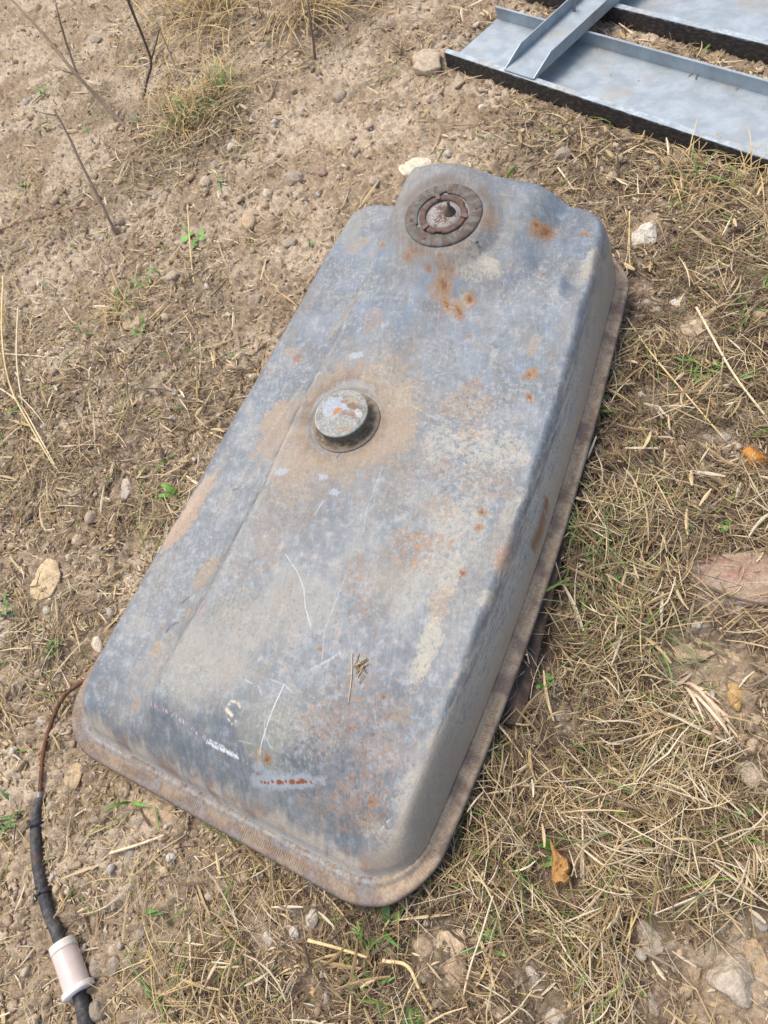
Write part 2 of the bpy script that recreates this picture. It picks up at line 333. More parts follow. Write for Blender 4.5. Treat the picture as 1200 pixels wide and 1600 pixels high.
# cream flakes and rust, right of the middle
for k, (x, y, rx, ry, am) in enumerate([(735, 640, 32, 24, .9), (745, 700, 34, 26, .8), (800, 715, 26, 26, .8), (760, 760, 36, 30, .7), (690, 700, 24, 30, .6), (720, 820, 40, 34, .6), (790, 860, 22, 34, .6),
        (660, 920, 40, 40, .5), (705, 905, 12, 30, .8), (690, 950, 14, 30, .9), (672, 1010, 15, 40, .95), (655, 1050, 12, 26, .8), (620, 1110, 20, 20, .6), (765, 940, 12, 12, .8), (700, 1140, 10, 40, .8),
        (690, 1190, 12, 34, .8), (640, 1240, 26, 30, .6), (600, 1310, 40, 20, .7), (650, 1300, 20, 40, .7), (560, 1290, 20, 16, .6), (480, 1140, 50, 40, .35), (835, 550, 8, 14, .9), (930, 420, 14, 24, .8),
        (900, 440, 14, 14, .5), (905, 620, 10, 30, .4), (745, 440, 28, 20, .95), (770, 445, 16, 10, .9), (725, 490, 8, 14, .9), (735, 485, 8, 8, .8), (775, 560, 5, 6, .5), (700, 1240, 14, 14, .7),
        (720, 870, 60, 20, .4), (830, 830, 14, 14, .5), (640, 760, 30, 50, .25), (800, 800, 10, 30, .6), (565, 1040, 12, 20, .2), (600, 890, 24, 36, .4), (610, 620, 40, 30, .35), (690, 560, 30, 30, .2)]):
    blob(x, y, rx*1.1, ry*1.1, .3, cream if k % 3 else mudc, am*.75, .2, .9, 60, thin=(.40 if rx > 16 else .3), seed=30+k)
for k, (x, y, rx, ry, am) in enumerate([(660, 850, 46, 16, .9), (640, 880, 30, 14, .8), (690, 800, 24, 20, .7), (560, 900, 14, 30, .7), (570, 950, 14, 30, .5), (740, 680, 20, 14, .8), (700, 650, 14, 10, .8), (790, 875, 12, 20, .9),
        (690, 740, 20, 14, .7), (520, 1260, 60, 30, .6), (560, 1240, 40, 40, .6), (590, 1180, 40, 24, .5), (520, 1130, 40, 24, .55), (560, 1090, 30, 40, .45), (740, 610, 14, 10, .8), (430, 880, 14, 30, .5), (760, 395, 22, 9, .95), (775, 388, 10, 12, .9),
        (590, 520, 15, 18, .75), (700, 500, 14, 20, .6), (690, 480, 12, 10, .7), (715, 440, 20, 20, .5), (590, 1160, 50, 50, .3), (655, 850, 20, 10, .8)]):
    blob(x, y, rx*1.1, ry*1.1, .2, np.array([.36, .225, .14]), am*.85, .3, .9, 70, thin=(.47 if rx > 12 else .3), seed=80+k)
for k, (x, y, rx, ry) in enumerate([(657, 428, 12, 7), (648, 434, 7, 5), (606, 408, 5, 3), (697, 432, 5, 3), (706, 455, 9, 8), (690, 440, 3, 3), (711, 445, 6, 4), (850, 375, 17, 8), (840, 371, 6, 6), (830, 592, 8, 6), (834, 588, 5, 5),
        (829, 628, 4, 8), (750, 828, 6, 5), (753, 804, 5, 6), (738, 483, 8, 7), (720, 500, 6, 10), (702, 492, 5, 8), (915, 370, 3, 4), (735, 535, 3, 2), (680, 455, 4, 4), (600, 1090, 4, 3), (670, 1218, 4, 3), (573, 1250, 6, 6), (415, 1186, 7, 6),
        (700, 470, 10, 10), (850, 433, 3, 2), (505, 1018, 3, 3), (725, 900, 5, 5)]):
    blob(x, y, rx*1.4, ry*1.4, -.4, np.array([.30, .22, .14]), .4, .6, 1.2, 160, seed=320+k, z=.18 if y < 450 else .165); blob(x, y, rx*1.1, ry*1.1, -.4, rustc if k % 2 else np.array([.33, .175, .075]), .85, .4, 1.5, 230, seed=120+k, z=.18 if y < 450 else .165); blob(x, y, rx*.5, ry*.5, -.4, np.array([.17, .075, .035]), .8, .5, 1.2, 260, seed=420+k, z=.18 if y < 450 else .165)
# random small rust and cream freckles
fr = fbm(TU, TV, 230, 3, 91)*sst(.35, .65, fbm(TU, TV, 7, 3, 95)); m_ = sst(.70, .74, fr)*.5; col = mix(col, brownr, m_); met *= 1-m_
fr = fbm(TU, TV, 170, 2, 191)*sst(.35, .62, fbm(TU, TV, 8, 3, 195)); m_ = sst(.66, .72, fr)*.4; col = mix(col, cream, m_); met *= 1-m_
fr = fbm(TU, TV, 90, 3, 291)*sst(.4, .62, fbm(TU, TV, 6, 3, 295)+.1*(TV < 0)); m_ = sst(.60, .7, fr)*.3; col = mix(col, np.array([.36, .26, .18]), m_)
# rust scab field, lower middle
fr = fbm(TU*1.4, TV, 90, 6, 391, .75); a_ = uv(545, 1180); m_ = sst(.58, .64, fr)*np.exp(-(((TU-a_[0])/.11)**2+((TV-a_[1])/.10)**2)); col = mix(col, np.array([.16, .11, .09]), m_*.75)
ch_ = fbm(TU, TV, 130, 5, 901, .75); a_ = uv(735, 740); g_ = np.exp(-(((TU-a_[0])/.22)**2+((TV-a_[1])/.07)**2)); m_ = sst(.66-.11*g_, .69-.11*g_, ch_)*(.15+.5*g_); col = mix(col, np.array([.43, .42, .37]), m_); met *= 1-m_
df = fbm(TU*.35, TV*2.2, 9, 5, 911, .6); m_ = sst(.54, .68, df)*.22; col = mix(col, np.array([.27, .225, .165]), m_); met *= 1-m_*.7
dk2 = fbm(TU, TV, 75, 5, 921, .75); m_ = sst(.66, .70, dk2)*.25; col = mix(col, np.array([.085, .092, .10]), m_)
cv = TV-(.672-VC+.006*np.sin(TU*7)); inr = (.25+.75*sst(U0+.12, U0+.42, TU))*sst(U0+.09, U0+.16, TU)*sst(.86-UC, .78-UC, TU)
m_ = np.exp(-((cv-.017)/.0065)**2)*sst(.35, .60, fbm(TU, TV*4, 22, 4, 931, .65))*inr*.6; col = mix(col, np.array([.085, .09, .092]), m_)  # dark band at the step's foot: grime with painted-in shade
m_ = np.exp(-((cv+.015)/.006)**2)*sst(.42, .62, fbm(TU, TV*4, 26, 4, 935, .65))*inr*.55; col = mix(col, np.array([.40, .385, .33]), m_)  # pale band on the step's ridge: lit edge painted in
# sender hump: brown-grey grime
g = np.hypot(TU-SC[0], TV-SC[1]); m_ = sst(.15, .085, g+(n2-.5)*.08)*.5; col = mix(col, np.array([.235, .215, .18]), m_); met *= 1-.5*m_
m_ = np.exp(-((g-.078)/.012)**2)*.7*sst(.25, .6, n2); col = mix(col, np.array([.16, .115, .08]), m_)
# walls: mud towards the flange, streaks
wl = sst(.75, .15, tt+(ns-.5)*.9+(n2-.5)*.5); isr = sst(.2, .8, -nyy); isn = sst(.2, .8, -nxx)
wallc = mix(np.broadcast_to(np.array([.47, .41, .325]), TU.shape+(3,)), np.array([.30, .19, .13]), isn*sst(.4, .6, n2))
m_ = wl*np.clip(isr*.5+isn*.75+.1, 0, 1); col = col*(1-m_[..., None])+wallc*m_[..., None]; met *= 1-m_
zh = (TZ-ZF)/.12; sk = fbm(TU, TZ*5+TV*3, 16, 6, 801, .7); sk2 = fbm(TU*.7, TZ*9+TV*5, 40, 4, 811, .7)
onw = isr*sst(.045, .028, dd)*sst(.98, .80, zh+(sk-.5)*.5)
wc = mix(np.broadcast_to(np.array([.50, .465, .39]), TU.shape+(3,)), np.array([.46, .365, .255]), sst(.55, .1, zh+(sk2-.5)*.5)); wc = mix(wc, np.array([.36, .38, .39]), sst(.50, .58, sk)*.6*sst(.2, .5, zh))
wc = mix(wc, np.array([.17, .18, .195]), sst(.57, .62, sk2)*sst(.25, .6, zh)*.6); wc = mix(wc, np.array([.36, .295, .215]), sst(.60-UC, .85-UC, TU)*.6); wc = mix(wc, np.array([.33, .285, .22]), sst(.22-UC, .02-UC, TU)*.75)
col = mix(col, wc, onw*.92); met *= 1-onw*.8
rdg = isr*sst(.05, .03, dd)*np.exp(-((zh-.93)/.10)**2)*sst(.45, .55, sk); col = mix(col, np.array([.14, .16, .18]), rdg*.25)
bb = isn*sst(.3, .0, tt)*.8; col = mix(col, np.array([.40, .42, .42]), bb)
# olive and yellow lines by the long crease
for pts in ([(560, 455), (530, 495), (508, 520)], [(565, 440), (545, 470)], [(575, 425), (600, 405)]): line(pts, 5, np.array([.36, .27, .10]), .7, z=.155, brk=.35, seed=1)
line([(470, 600), (400, 700), (330, 810)], 7, np.array([.40, .36, .27]), .5, z=.15, brk=.42, seed=2)
# dark scuffs
for pts in ([(255, 985), (263, 975), (275, 970)], [(280, 940), (292, 930)], [(360, 762), (368, 760)], [(545, 722), (538, 733)]): line(pts, 4, np.array([.10, .10, .11]), .8, z=.15)
# scratches and paint
W = np.array([.66, .66, .66]); RD = np.array([.35, .05, .06]); WL = np.array([.46, .48, .50])
line([(340, 945), (322, 975)], 2.5, RD, .7, z=.15, brk=.45); line([(300, 990), (262, 1070), (240, 1100)], 2, WL, .7, z=.15, brk=.3)
for k in range(44):
    t = k/43; x = 236+80*t+random.gauss(0, 1); y = 1101+56*t-6*math.sin(t*3.1)+random.gauss(0, 1.5); l_ = random.uniform(1.5, 5.5); a = random.gauss(-1.2, .35)
    line([(x, y), (x+l_*math.cos(a), y+l_*math.sin(a))], random.uniform(.9, 1.8), RD if random.random() < .45 else W, random.uniform(.4, .9))
line([(318, 1159), (340, 1169), (364, 1181)], 6.5, W, .95, brk=.34, seed=6); line([(322, 1154), (344, 1165)], 3.5, W, .9, brk=.4, seed=7)
for k in range(34):
    t = k/33; x = 313+50*t+random.gauss(0, .6); y = 1157+24*t+random.gauss(0, .6); a = -1.0; l_ = random.uniform(4, 8)
    line([(x, y+2), (x+l_*math.cos(a), y+2+l_*math.sin(a))], random.uniform(.8, 1.6), W*1.1, random.uniform(.3, .9))
line([(451, 1073), (430, 1120), (404, 1178)], 1.6, W, .95, brk=.12); line([(404, 1172), (398, 1188)], 4, np.array([.6, .3, .05]), .9, brk=.35); line([(398, 1188), (390, 1206)], 3, RD, .9)
line([(391, 1066), (403, 1073)], 2, WL, .9); line([(412, 1076), (418, 1092), (420, 1104)], 2.5, WL, .8, brk=.4); line([(430, 1066), (452, 1074), (462, 1085)], 2.5, WL, .7)
line([(420, 1130), (416, 1160)], 2, WL, .7); line([(372, 1157), (395, 1163)], 2, WL, .7); line([(418, 1150), (425, 1170)], 2, WL, .7); line([(385, 1180), (393, 1176)], 2, WL, .6)
CR = np.array([.70, .62, .42])
line([(364, 1107), (368, 1100), (378, 1100), (383, 1108)], 5, CR, .75, brk=.42, seed=8); line([(361, 1112), (368, 1120)], 7, CR, .9, brk=.25, seed=9); line([(360, 1122), (366, 1134), (374, 1128)], 3, CR, .7, brk=.45, seed=10)
line([(453, 873), (470, 898), (481, 925), (483, 955), (491, 983)], 1.3, W, .8, brk=.2); line([(603, 735), (590, 770), (578, 800), (572, 838)], 1.2, WL, .8, brk=.25)
line([(545, 905), (528, 950), (512, 990), (508, 1036)], 1.2, WL, .8, brk=.2); line([(499, 1045), (518, 1035), (535, 1023)], 5, WL, .8, brk=.35, seed=11)
line([(510, 790), (497, 812)], 2, WL, .7); line([(640, 640), (690, 665)], 3, WL, .4, brk=.4)
line([(851, 755), (838, 800), (826, 832)], 5, rustc, .85, z=.16, brk=.25, seed=12)
blob(408, 1216, 32, 14, 0, np.array([.31, .345, .37]), .8, .4, .8, 90, seed=171); blob(455, 1218, 42, 11, 0, np.array([.33, .365, .385]), .8, .4, .8, 90, seed=172); blob(397, 1196, 12, 7, 0, np.array([.33, .37, .40]), .6, .4, .8, seed=173)
for k, x in enumerate((394, 400, 406, 414, 425, 431, 437, 447, 458, 464, 470, 478)): blob(x, 1218+(k % 3), 2.2+2.8*(k in (4, 7, 8, 9)), 2.6+1.6*(k in (4, 7, 9)), 0, np.array([.25, .08, .035]), 1, .25, .2, 120, seed=174+k)
line([(499, 1342), (506, 1360)], 4, np.array([.5, .12, .08]), .6, brk=.35)
line([(573, 1298), (600, 1275)], 5, W, .7, brk=.5, seed=13)
for k, (x, y) in enumerate([(565, 570), (447, 746), (528, 776), (512, 755)]): blob(x, y, 11-3*(k > 1), 5, 0, np.array([.38, .40, .43]), .85, .3, 1.1, 220, seed=190+k)
for k in range(420):      # hairline scratches everywhere
    x = random.uniform(180, 950); y = random.uniform(300, 1390)
    q = uv(x, y)
    if wallco(q[0], q[1])[0] < .03: continue
    a = random.gauss(-1.15, .5) if random.random() < .6 else random.uniform(0, 3.14); L_ = random.expovariate(1/16)+5
    c2 = np.array([.42, .44, .46]) if random.random() < .8 else np.array([.17, .19, .22])
    line([(x, y), (x+L_*.5*math.cos(a)+random.uniform(-1.5, 1.5), y+L_*.5*math.sin(a)), (x+L_*math.cos(a), y+L_*math.sin(a))], 1.1, c2, random.uniform(.15, .5), brk=.3, seed=k % 7)
sc_ = fbm(TU*1.0+TV*.4, (TV-TU*.3)*14, 20, 3, 401); m_ = sst(.62, .7, sc_)*.10; col = mix(col, np.array([.50, .52, .54]), m_)
gf = gridF(len(us), len(vs)); dv_ = dd.ravel(); keep = (dv_[gf] > .0006).all(1)
gf = gf[keep]; used = np.unique(gf); rm = np.zeros(len(us)*len(vs), int); rm[used] = np.arange(len(used))
TVt = np.stack([TU, TV, TZ], -1).reshape(-1, 3)[used]
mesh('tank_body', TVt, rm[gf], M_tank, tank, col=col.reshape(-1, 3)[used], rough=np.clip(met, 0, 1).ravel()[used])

def hz(u, v): return float(tank_h(np.array(u), np.array(v))[0])
# --- flange running round the body
def outline(n_per=.0010, rc=RC):
    c = [(U0, 0), (U1, 0), (U1, 1), (U0, 1)]; P = []; N = []
    # centres of corner arcs in warped coordinates
    def push(u, vw, W, nx, ny): P.append((u, vr(u)+vw)); N.append((nx, ny))
    Lu = (U1-U0)-2*rc
    r2 = rc+.02
    for u in np.arange(U0+rc, U1-r2, n_per): push(u, 0, 0, .05, -1)
    for a in np.arange(-math.pi/2, 0, n_per/r2): push(U1-r2+r2*math.cos(a), r2+r2*math.sin(a), 0, math.cos(a), math.sin(a))
    Wf = VL-vr(U1)
    for t in np.arange(r2, Wf-rc, n_per): push(U1, t, 0, 1, 0)
    for a in np.arange(0, math.pi/2, n_per/rc):
        u = U1-rc+rc*math.cos(a); P.append((u, VL-rc+rc*math.sin(a))); N.append((math.cos(a), math.sin(a)))
    rl = RCL
    for u in np.arange(U1-rc, U0+rl, -n_per): P.append((u, VL)); N.append((0, 1))
    for a in np.arange(math.pi/2, math.pi, n_per/rl): P.append((U0+rl+rl*math.cos(a), VL-rl+rl*math.sin(a))); N.append((math.cos(a), math.sin(a)))
    Wn = VL-vr(U0)
    for t in np.arange(Wn-rl, rc, -n_per): push(U0, t, 0, -1, 0)
    for a in np.arange(math.pi, 1.5*math.pi, n_per/rc): push(U0+rc+rc*math.cos(a), rc+rc*math.sin(a), 0, math.cos(a), math.sin(a))
    P = np.array(P); N = np.array(N, float); N /= np.linalg.norm(N, axis=1)[:, None]
    for _ in range(30): N = (N+np.roll(N, 1, 0)+np.roll(N, -1, 0))/3
    N /= np.linalg.norm(N, axis=1)[:, None]
    return P, N
OP, ON = outline()
n = len(OP); s_ = np.arange(n)*.001
def sweep(prof, zoff=0):
    V = np.zeros((n, len(prof), 3))
    fx_ = 1-.55*sst(.1, .8, ON[:, 0])-.32*sst(.5, .95, -ON[:, 1])-.10*sst(.5, .95, -ON[:, 0])
    for k, (o_, z_) in enumerate(prof):
        o_ = o_*fx_; V[:, k, 0] = OP[:, 0]+ON[:, 0]*o_; V[:, k, 1] = OP[:, 1]+ON[:, 1]*o_; V[:, k, 2] = ZF+z_
    return V
def ringF(n, m):
    F = gridF(n, m); last = np.stack([np.array([(n-1)*m+j, (n-1)*m+j+1, j+1, j]) for j in range(m-1)]); return np.concatenate([F, last])
prof = [(-.009, .001), (-.006, .006), (-.003, .0085), (0, .0095), (.003, .0085), (.006, .0055), (.009, .0038), (.011, .0036), (.013, .0036), (.015, .0036), (.017, .0036), (.019, .0036), (.021, .0036), (.023, .0036), (.025, .0034), (.028, .0026), (.031, .001), (.033, -.0015), (.0335, -.004), (.031, -.0055), (.01, -.006), (-.01, -.006)]
V = sweep(prof); sx, sy = V[:, :, 0], V[:, :, 1]
V[:, :, 2] += (fbm(sx, sy, 8, 3, 501)-.5)*.006
edge = 1+(fbm(sx, sy, 12, 2, 505)-.5)*.0
rid = np.sin(s_/.0036*2*math.pi)
wm = np.zeros(len(prof)); wm[8:13] = 1; wm[7] = .4; wm[13] = .4
amp = sst(.38, .55, fbm(OP[:, 0], OP[:, 1], 8, 3, 510))
V[:, :, 2] += (rid*amp)[:, None]*wm[None, :]*.0010
nA = fbm(sx, sy, 20, 4, 520, .6); nB = fbm(sx, sy, 90, 3, 525, .6)
fc = mix(np.broadcast_to(np.array([.30, .24, .18]), sx.shape+(3,)), np.array([.18, .13, .105]), sst(.4, .62, nA)*.75)
fc = mix(fc, np.array([.36, .38, .38]), (np.array([1, 1, 1, 1, .9, .7, .3]+[0]*15)[None, :])*sst(.35, .6, nB)*(ON[:, 0] < -.3)[:, None]*.85)
fc = mix(fc, np.array([.40, .315, .22]), (sst(.2, .8, -ON[:, 1]))[:, None]*sst(.70, .45, nA)*.92)
fc = mix(fc, np.array([.30, .32, .33]), sst(.56, .68, nA)*.35*(1-.85*sst(.2, .8, -ON[:, 1]))[:, None]); fc = mix(fc, np.array([.27, .16, .10]), sst(.58, .66, nB)*.4)
ww = (np.clip(-rid, 0, 1)*amp)[:, None]*wm[None, :]; fc = mix(fc, np.array([.15, .10, .075]), ww*.35)
ww = (np.clip(rid, 0, 1)*amp)[:, None]*wm[None, :]; fc = mix(fc, np.array([.42, .34, .25]), ww*.4)
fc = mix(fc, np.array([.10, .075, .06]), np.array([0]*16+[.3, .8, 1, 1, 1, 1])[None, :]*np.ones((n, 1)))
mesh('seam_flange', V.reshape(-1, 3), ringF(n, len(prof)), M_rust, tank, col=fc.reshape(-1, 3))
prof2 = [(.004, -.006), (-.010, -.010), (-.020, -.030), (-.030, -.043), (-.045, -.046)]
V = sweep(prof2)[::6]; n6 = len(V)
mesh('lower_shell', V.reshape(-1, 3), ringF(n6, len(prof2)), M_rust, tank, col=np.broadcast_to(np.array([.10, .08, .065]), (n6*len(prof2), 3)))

def lathe(prof, segs, colf=None, rf=None):
    P = np.array(prof); th = np.linspace(0, 2*math.pi, segs, endpoint=False)
    r = P[:, 0][:, None]*np.ones(segs); z = P[:, 1][:, None]*np.ones(segs)
    if rf is not None: r, z = rf(r, z, th[None, :])
    V = np.stack([r*np.cos(th), r*np.sin(th), z], -1)
    Fc = gridF(len(P), segs, wrap=True)
    c = None
    if colf is not None: c = colf(V[..., 0], V[..., 1], V[..., 2], r, th[None, :]*np.ones_like(r)).reshape(-1, 3)
    return V.reshape(-1, 3), Fc, c
def fill_prof(pts, step=.0012):
    out = []
    for (a, b), (c, d) in zip(pts[:-1], pts[1:]):
        k = max(1, int(math.hypot(c-a, d-b)/step)); out += [(a+(c-a)*i/k, b+(d-b)*i/k) for i in range(k)]
    return out+[pts[-1]]
# --- filler: neck and cap
zc = hz(CCAP[0], CCAP[1]+.075)
def ncol(x, y, z, r, th):
    nn = fbm(x+z, y-z, 80, 4, 530, .6); c = mix(np.broadcast_to(np.array([.13, .10, .07]), x.shape+(3,)), np.array([.27, .21, .14]), sst(.4, .65, nn)); return mix(c, np.array([.24, .20, .155]), sst(.056, .064, r)*.8)
vv, ff, c = lathe(fill_prof([(.066, -.008), (.064, .0002), (.058, .0012), (.052, .001), (.0485, .003), (.0475, .012), (.049, .013), (.0475, .0145), (.0475, .020)]), 96, ncol)
vv = vv*np.array([.90, .90, 1]); mesh('filler_neck', vv, ff, M_rust, tank, col=c, loc=(CCAP[0], CCAP[1], zc-.002))
def ccol(x, y, z, r, th):
    na = fbm(x+7, y, 60, 5, 540, .65); nb = fbm(x, y+3, 260, 3, 545, .7)
    c = mix(np.broadcast_to(np.array([.28, .28, .26]), x.shape+(3,)), np.array([.40, .395, .36]), sst(.35, .7, nb)); c = mix(c, np.array([.17, .17, .14]), sst(.55, .66, na)*.6)
    # photo right/up in local axes
    e = uv(550, 660, .2)-uv(540, 660, .2); e /= np.linalg.norm(e); g = uv(540, 650, .2)-uv(540, 660, .2); g /= np.linalg.norm(g)
    det = e[0]*g[1]-e[1]*g[0]; X = (x*g[1]-y*g[0])/det/.050; Y = (e[0]*y-e[1]*x)/det/.050
    up = z > .0
    def bl(cx, cy, a, b, rot, colr, am, rag=.5):
        nonlocal c
        p = ((X-cx)*math.cos(rot)+(Y-cy)*math.sin(rot))/a; q = (-(X-cx)*math.sin(rot)+(Y-cy)*math.cos(rot))/b
        m = sst(1.15, .85, np.sqrt(p*p+q*q)+(na-.5)*2*rag+(nb-.5)*.4)*am*(r < .0505); c = mix(c, colr, m)
    bl(-.2, .25, .52, .42, .3, np.array([.37, .40, .43]), .95); bl(-.42, .1, .3, .3, 0, np.array([.37, .40, .43]), .9)
    bl(.45, .5, .34, .24, -.5, np.array([.34, .29, .17]), .6, 1.2); bl(.6, .22, .38, .13, -.3, np.array([.20, .11, .08]), .75, 1.6); bl(.3, -.08, .5, .10, -.35, np.array([.25, .13, .09]), .65, 1.8); bl(.15, .45, .16, .1, 0, np.array([.30, .14, .11]), .6, 1.4)
    bl(-.12, .03, .24, .09, .65, np.array([.46, .19, .05]), .95, 1.3); bl(.75, -.1, .13, .24, 0, np.array([.50, .50, .48]), .7, 1.2); bl(.1, -.72, .3, .10, 0, np.array([.38, .25, .12]), .5, 1.5)
    c = mix(c, np.array([.55, .55, .48]), sst(.0475, .049, r)*sst(-.0035, -.001, z)*.5)
    c = mix(c, np.array([.13, .11, .08]), sst(-.002, -.004, z)*.9); return c
vv, ff, c = lathe(fill_prof([(.0485, -.016), (.0505, -.015), (.0512, -.004), (.0508, -.001), (.0485, .0008), (.045, .0014), (.03, .0022), (.0003, .0026)], .0008), 180, ccol)
vv = vv*np.array([.88, .88, 1]); cap = mesh('filler_cap', vv, ff, M_rust, tank, col=c, loc=(CCAP[0]+.0, CCAP[1], zc+.024)); cap['label'] = 'round metal filler cap with flaking paint and an orange rust spot'
# --- sender unit on the hump
tilt = (-0.10, .02, 0)
zsd = max(hz(SC[0]+.066*math.cos(a), SC[1]+.066*math.sin(a)) for a in np.arange(0, 6.3, .4)) 
zs0 = hz(SC[0], SC[1])
sl_u = (hz(SC[0]+.06, SC[1])-hz(SC[0]-.06, SC[1]))/.12; sl_v = (hz(SC[0], SC[1]+.06)-hz(SC[0], SC[1]-.06))/.12
srot = (math.atan(sl_v), -math.atan(sl_u), 0)
su = empty('sender_unit', (SC[0], SC[1], zs0+.0002)); su.parent = tank; su.rotation_euler = srot
def notch(ths, wd, dep, inner):
    def f(r, z, th):
        m = np.zeros_like(th)
        for t in ths: m = np.maximum(m, (np.abs((th-t+math.pi) % (2*math.pi)-math.pi) < wd)*1.)
        sel = (r < inner) if dep > 0 else (r > inner)
        return np.where(sel, r+dep*m, r), z
    return f
def scol(a, b, seed):
    a = np.array(a); b = np.array(b)
    def f(x, y, z, r, th):
        nn = fbm(x, y, 70, 4, seed, .6); c = mix(np.broadcast_to(a, x.shape+(3,)), b, sst(.4, .62, nn)); return mix(c, np.array([.12, .07, .05]), sst(.56, .68, fbm(x, y, 200, 3, seed+5))*.5)
    return f
vv, ff, c = lathe([(.046, -.004), (.046, .0025), (.047, .003), (.055, .0034), (.066, .003), (.0685, .001), (.0685, -.004)], 200, scol((.185, .17, .15), (.125, .10, .08), 560), notch((2.3, 4.2, .3), .10, .004, .0475))
mesh('mounting_ring', vv, ff, M_rust, su, col=c)
vv, ff, c = lathe([(.031, -.004), (.031, .002), (.033, .0035), (.040, .0035), (.0425, .002), (.0425, -.004)], 200, scol((.11, .075, .06), (.17, .11, .085), 570), notch((1.2, 3.3, 5.4), .16, -.0035, .041))
mesh('locking_ring', vv, ff, M_rust, su, col=c)
for a in (.6, 2.6, 4.75):
    V = []; 
    for rr in (.033, .045):
        for da in (-.09, .09):
            for z_ in (.0032, .006): V.append((rr*math.cos(a+da), rr*math.sin(a+da), z_))
    mesh('tab', np.array(V), [(0, 2, 3, 1), (4, 5, 7, 6), (0, 1, 5, 4), (2, 6, 7, 3), (1, 3, 7, 5), (0, 4, 6, 2)], M_rust, su, col=np.tile([.20, .13, .10], (8, 1)), smooth=False)
def pcol(x, y, z, r, th):
    nn = fbm(x+1, y, 60, 4, 580, .6); nb = fbm(x, y, 300, 2, 585)
    c = mix(np.broadcast_to(np.array([.15, .10, .075]), x.shape+(3,)), np.array([.36, .33, .31]), sst(.50, .58, nn*.5+nb*.3+.2*sst(.0, .025, r)*1.1)*.9); return mix(c, np.array([.12, .07, .05]), sst(.0275, .0295, r))
vv, ff, c = lathe(fill_prof([(.034, -.005), (.030, -.0035), (.027, .000), (.024, .0012), (.012, .0018), (.0003, .002)], .001), 120, pcol)
mesh('sender_plate', vv, ff, M_rust, su, col=c)
vv, ff, c = lathe([(.0105, .001), (.0105, .004), (.0085, .0045), (.0085, .008), (.0055, .0085), (.0052, .013), (.003, .0135), (.0028, .024), (.0002, .0245)], 24, scol((.09, .07, .055), (.15, .11, .08), 590))
to = mesh('terminal_post', vv, ff, M_rust, su, col=c, loc=(.006, -.010, 0)); to.rotation_euler = (0, .06, 0)
for k, (a, rr) in enumerate(((2.0, .056), (2.9, .057), (5.1, .058))):
    vv, ff, c = lathe([(.0042, 0), (.0040, .0006), (.002, .0011), (.0002, .0012)], 14, scol((.17, .10, .08), (.2, .13, .1), 595)); mesh('rivet', vv, ff, M_rust, su, col=c, loc=(rr*math.cos(a), rr*math.sin(a), .0032))

# ------------------------------------------------------------------ tubes
def tube(name, pts, rad, m, colr, parent=None, segs=10, vary=.0, seed=0, caps=True, sub=8, wob=0):
    P = np.array(pts, float); R = np.array(rad if hasattr(rad, '__len__') else [rad]*len(P), float)
    # Catmull-Rom
    Q = []; RR = []
    E_ = np.vstack([2*P[0]-P[1], P, 2*P[-1]-P[-2]]); Re = np.concatenate([[R[0]], R, [R[-1]]])
    for i in range(1, len(P)):
        for k in range(sub):
            t = k/sub; a, b, c, d = E_[i-1], E_[i], E_[i+1], E_[i+2]
            Q.append(.5*((2*b)+(-a+c)*t+(2*a-5*b+4*c-d)*t*t+(-a+3*b-3*c+d)*t**3)); RR.append(Re[i]*(1-t)+Re[i+1]*t)
    Q.append(P[-1]); RR.append(R[-1]); Q = np.array(Q); RR = np.array(RR)
    T = np.gradient(Q, axis=0); T /= np.linalg.norm(T, axis=1)[:, None]
    up = np.array([0, 0, 1.]); 
    if abs(T[0]@up) > .9: up = np.array([1., 0, 0])
    A = np.cross(T, up); A /= np.linalg.norm(A, axis=1)[:, None]; B = np.cross(A, T)
    th = np.linspace(0, 2*math.pi, segs, endpoint=False)
    rr = RR[:, None]*(1+vary*(np.random.default_rng(seed).random((len(Q), segs))-.5))
    V = Q[:, None, :]+rr[..., None]*(np.cos(th)[None, :, None]*A[:, None, :]+np.sin(th)[None, :, None]*B[:, None, :])
    V = V.reshape(-1, 3); Fq = [tuple(f) for f in gridF(len(Q), segs, wrap=True)]
    if caps: Fq += [tuple(range(segs))[::-1], tuple(range((len(Q)-1)*segs, len(Q)*segs))]
    if callable(colr): c = colr(V)
    else:
        nn = fbm(V[:, 0]+V[:, 2], V[:, 1], 90, 3, 600+seed, .6); c = np.array(colr)[None, :]*(.75+.6*nn[:, None])
    return mesh(name, V, Fq, m, parent, col=c)
def gz(x, y): return float(gh(np.array(x), np.array(y)))
def gp(px, py, dz=0.0):
    p = at(px, py, 0); 
    for _ in range(3): h = gz(p[0], p[1])+dz; p = at(px, py, h)
    return p

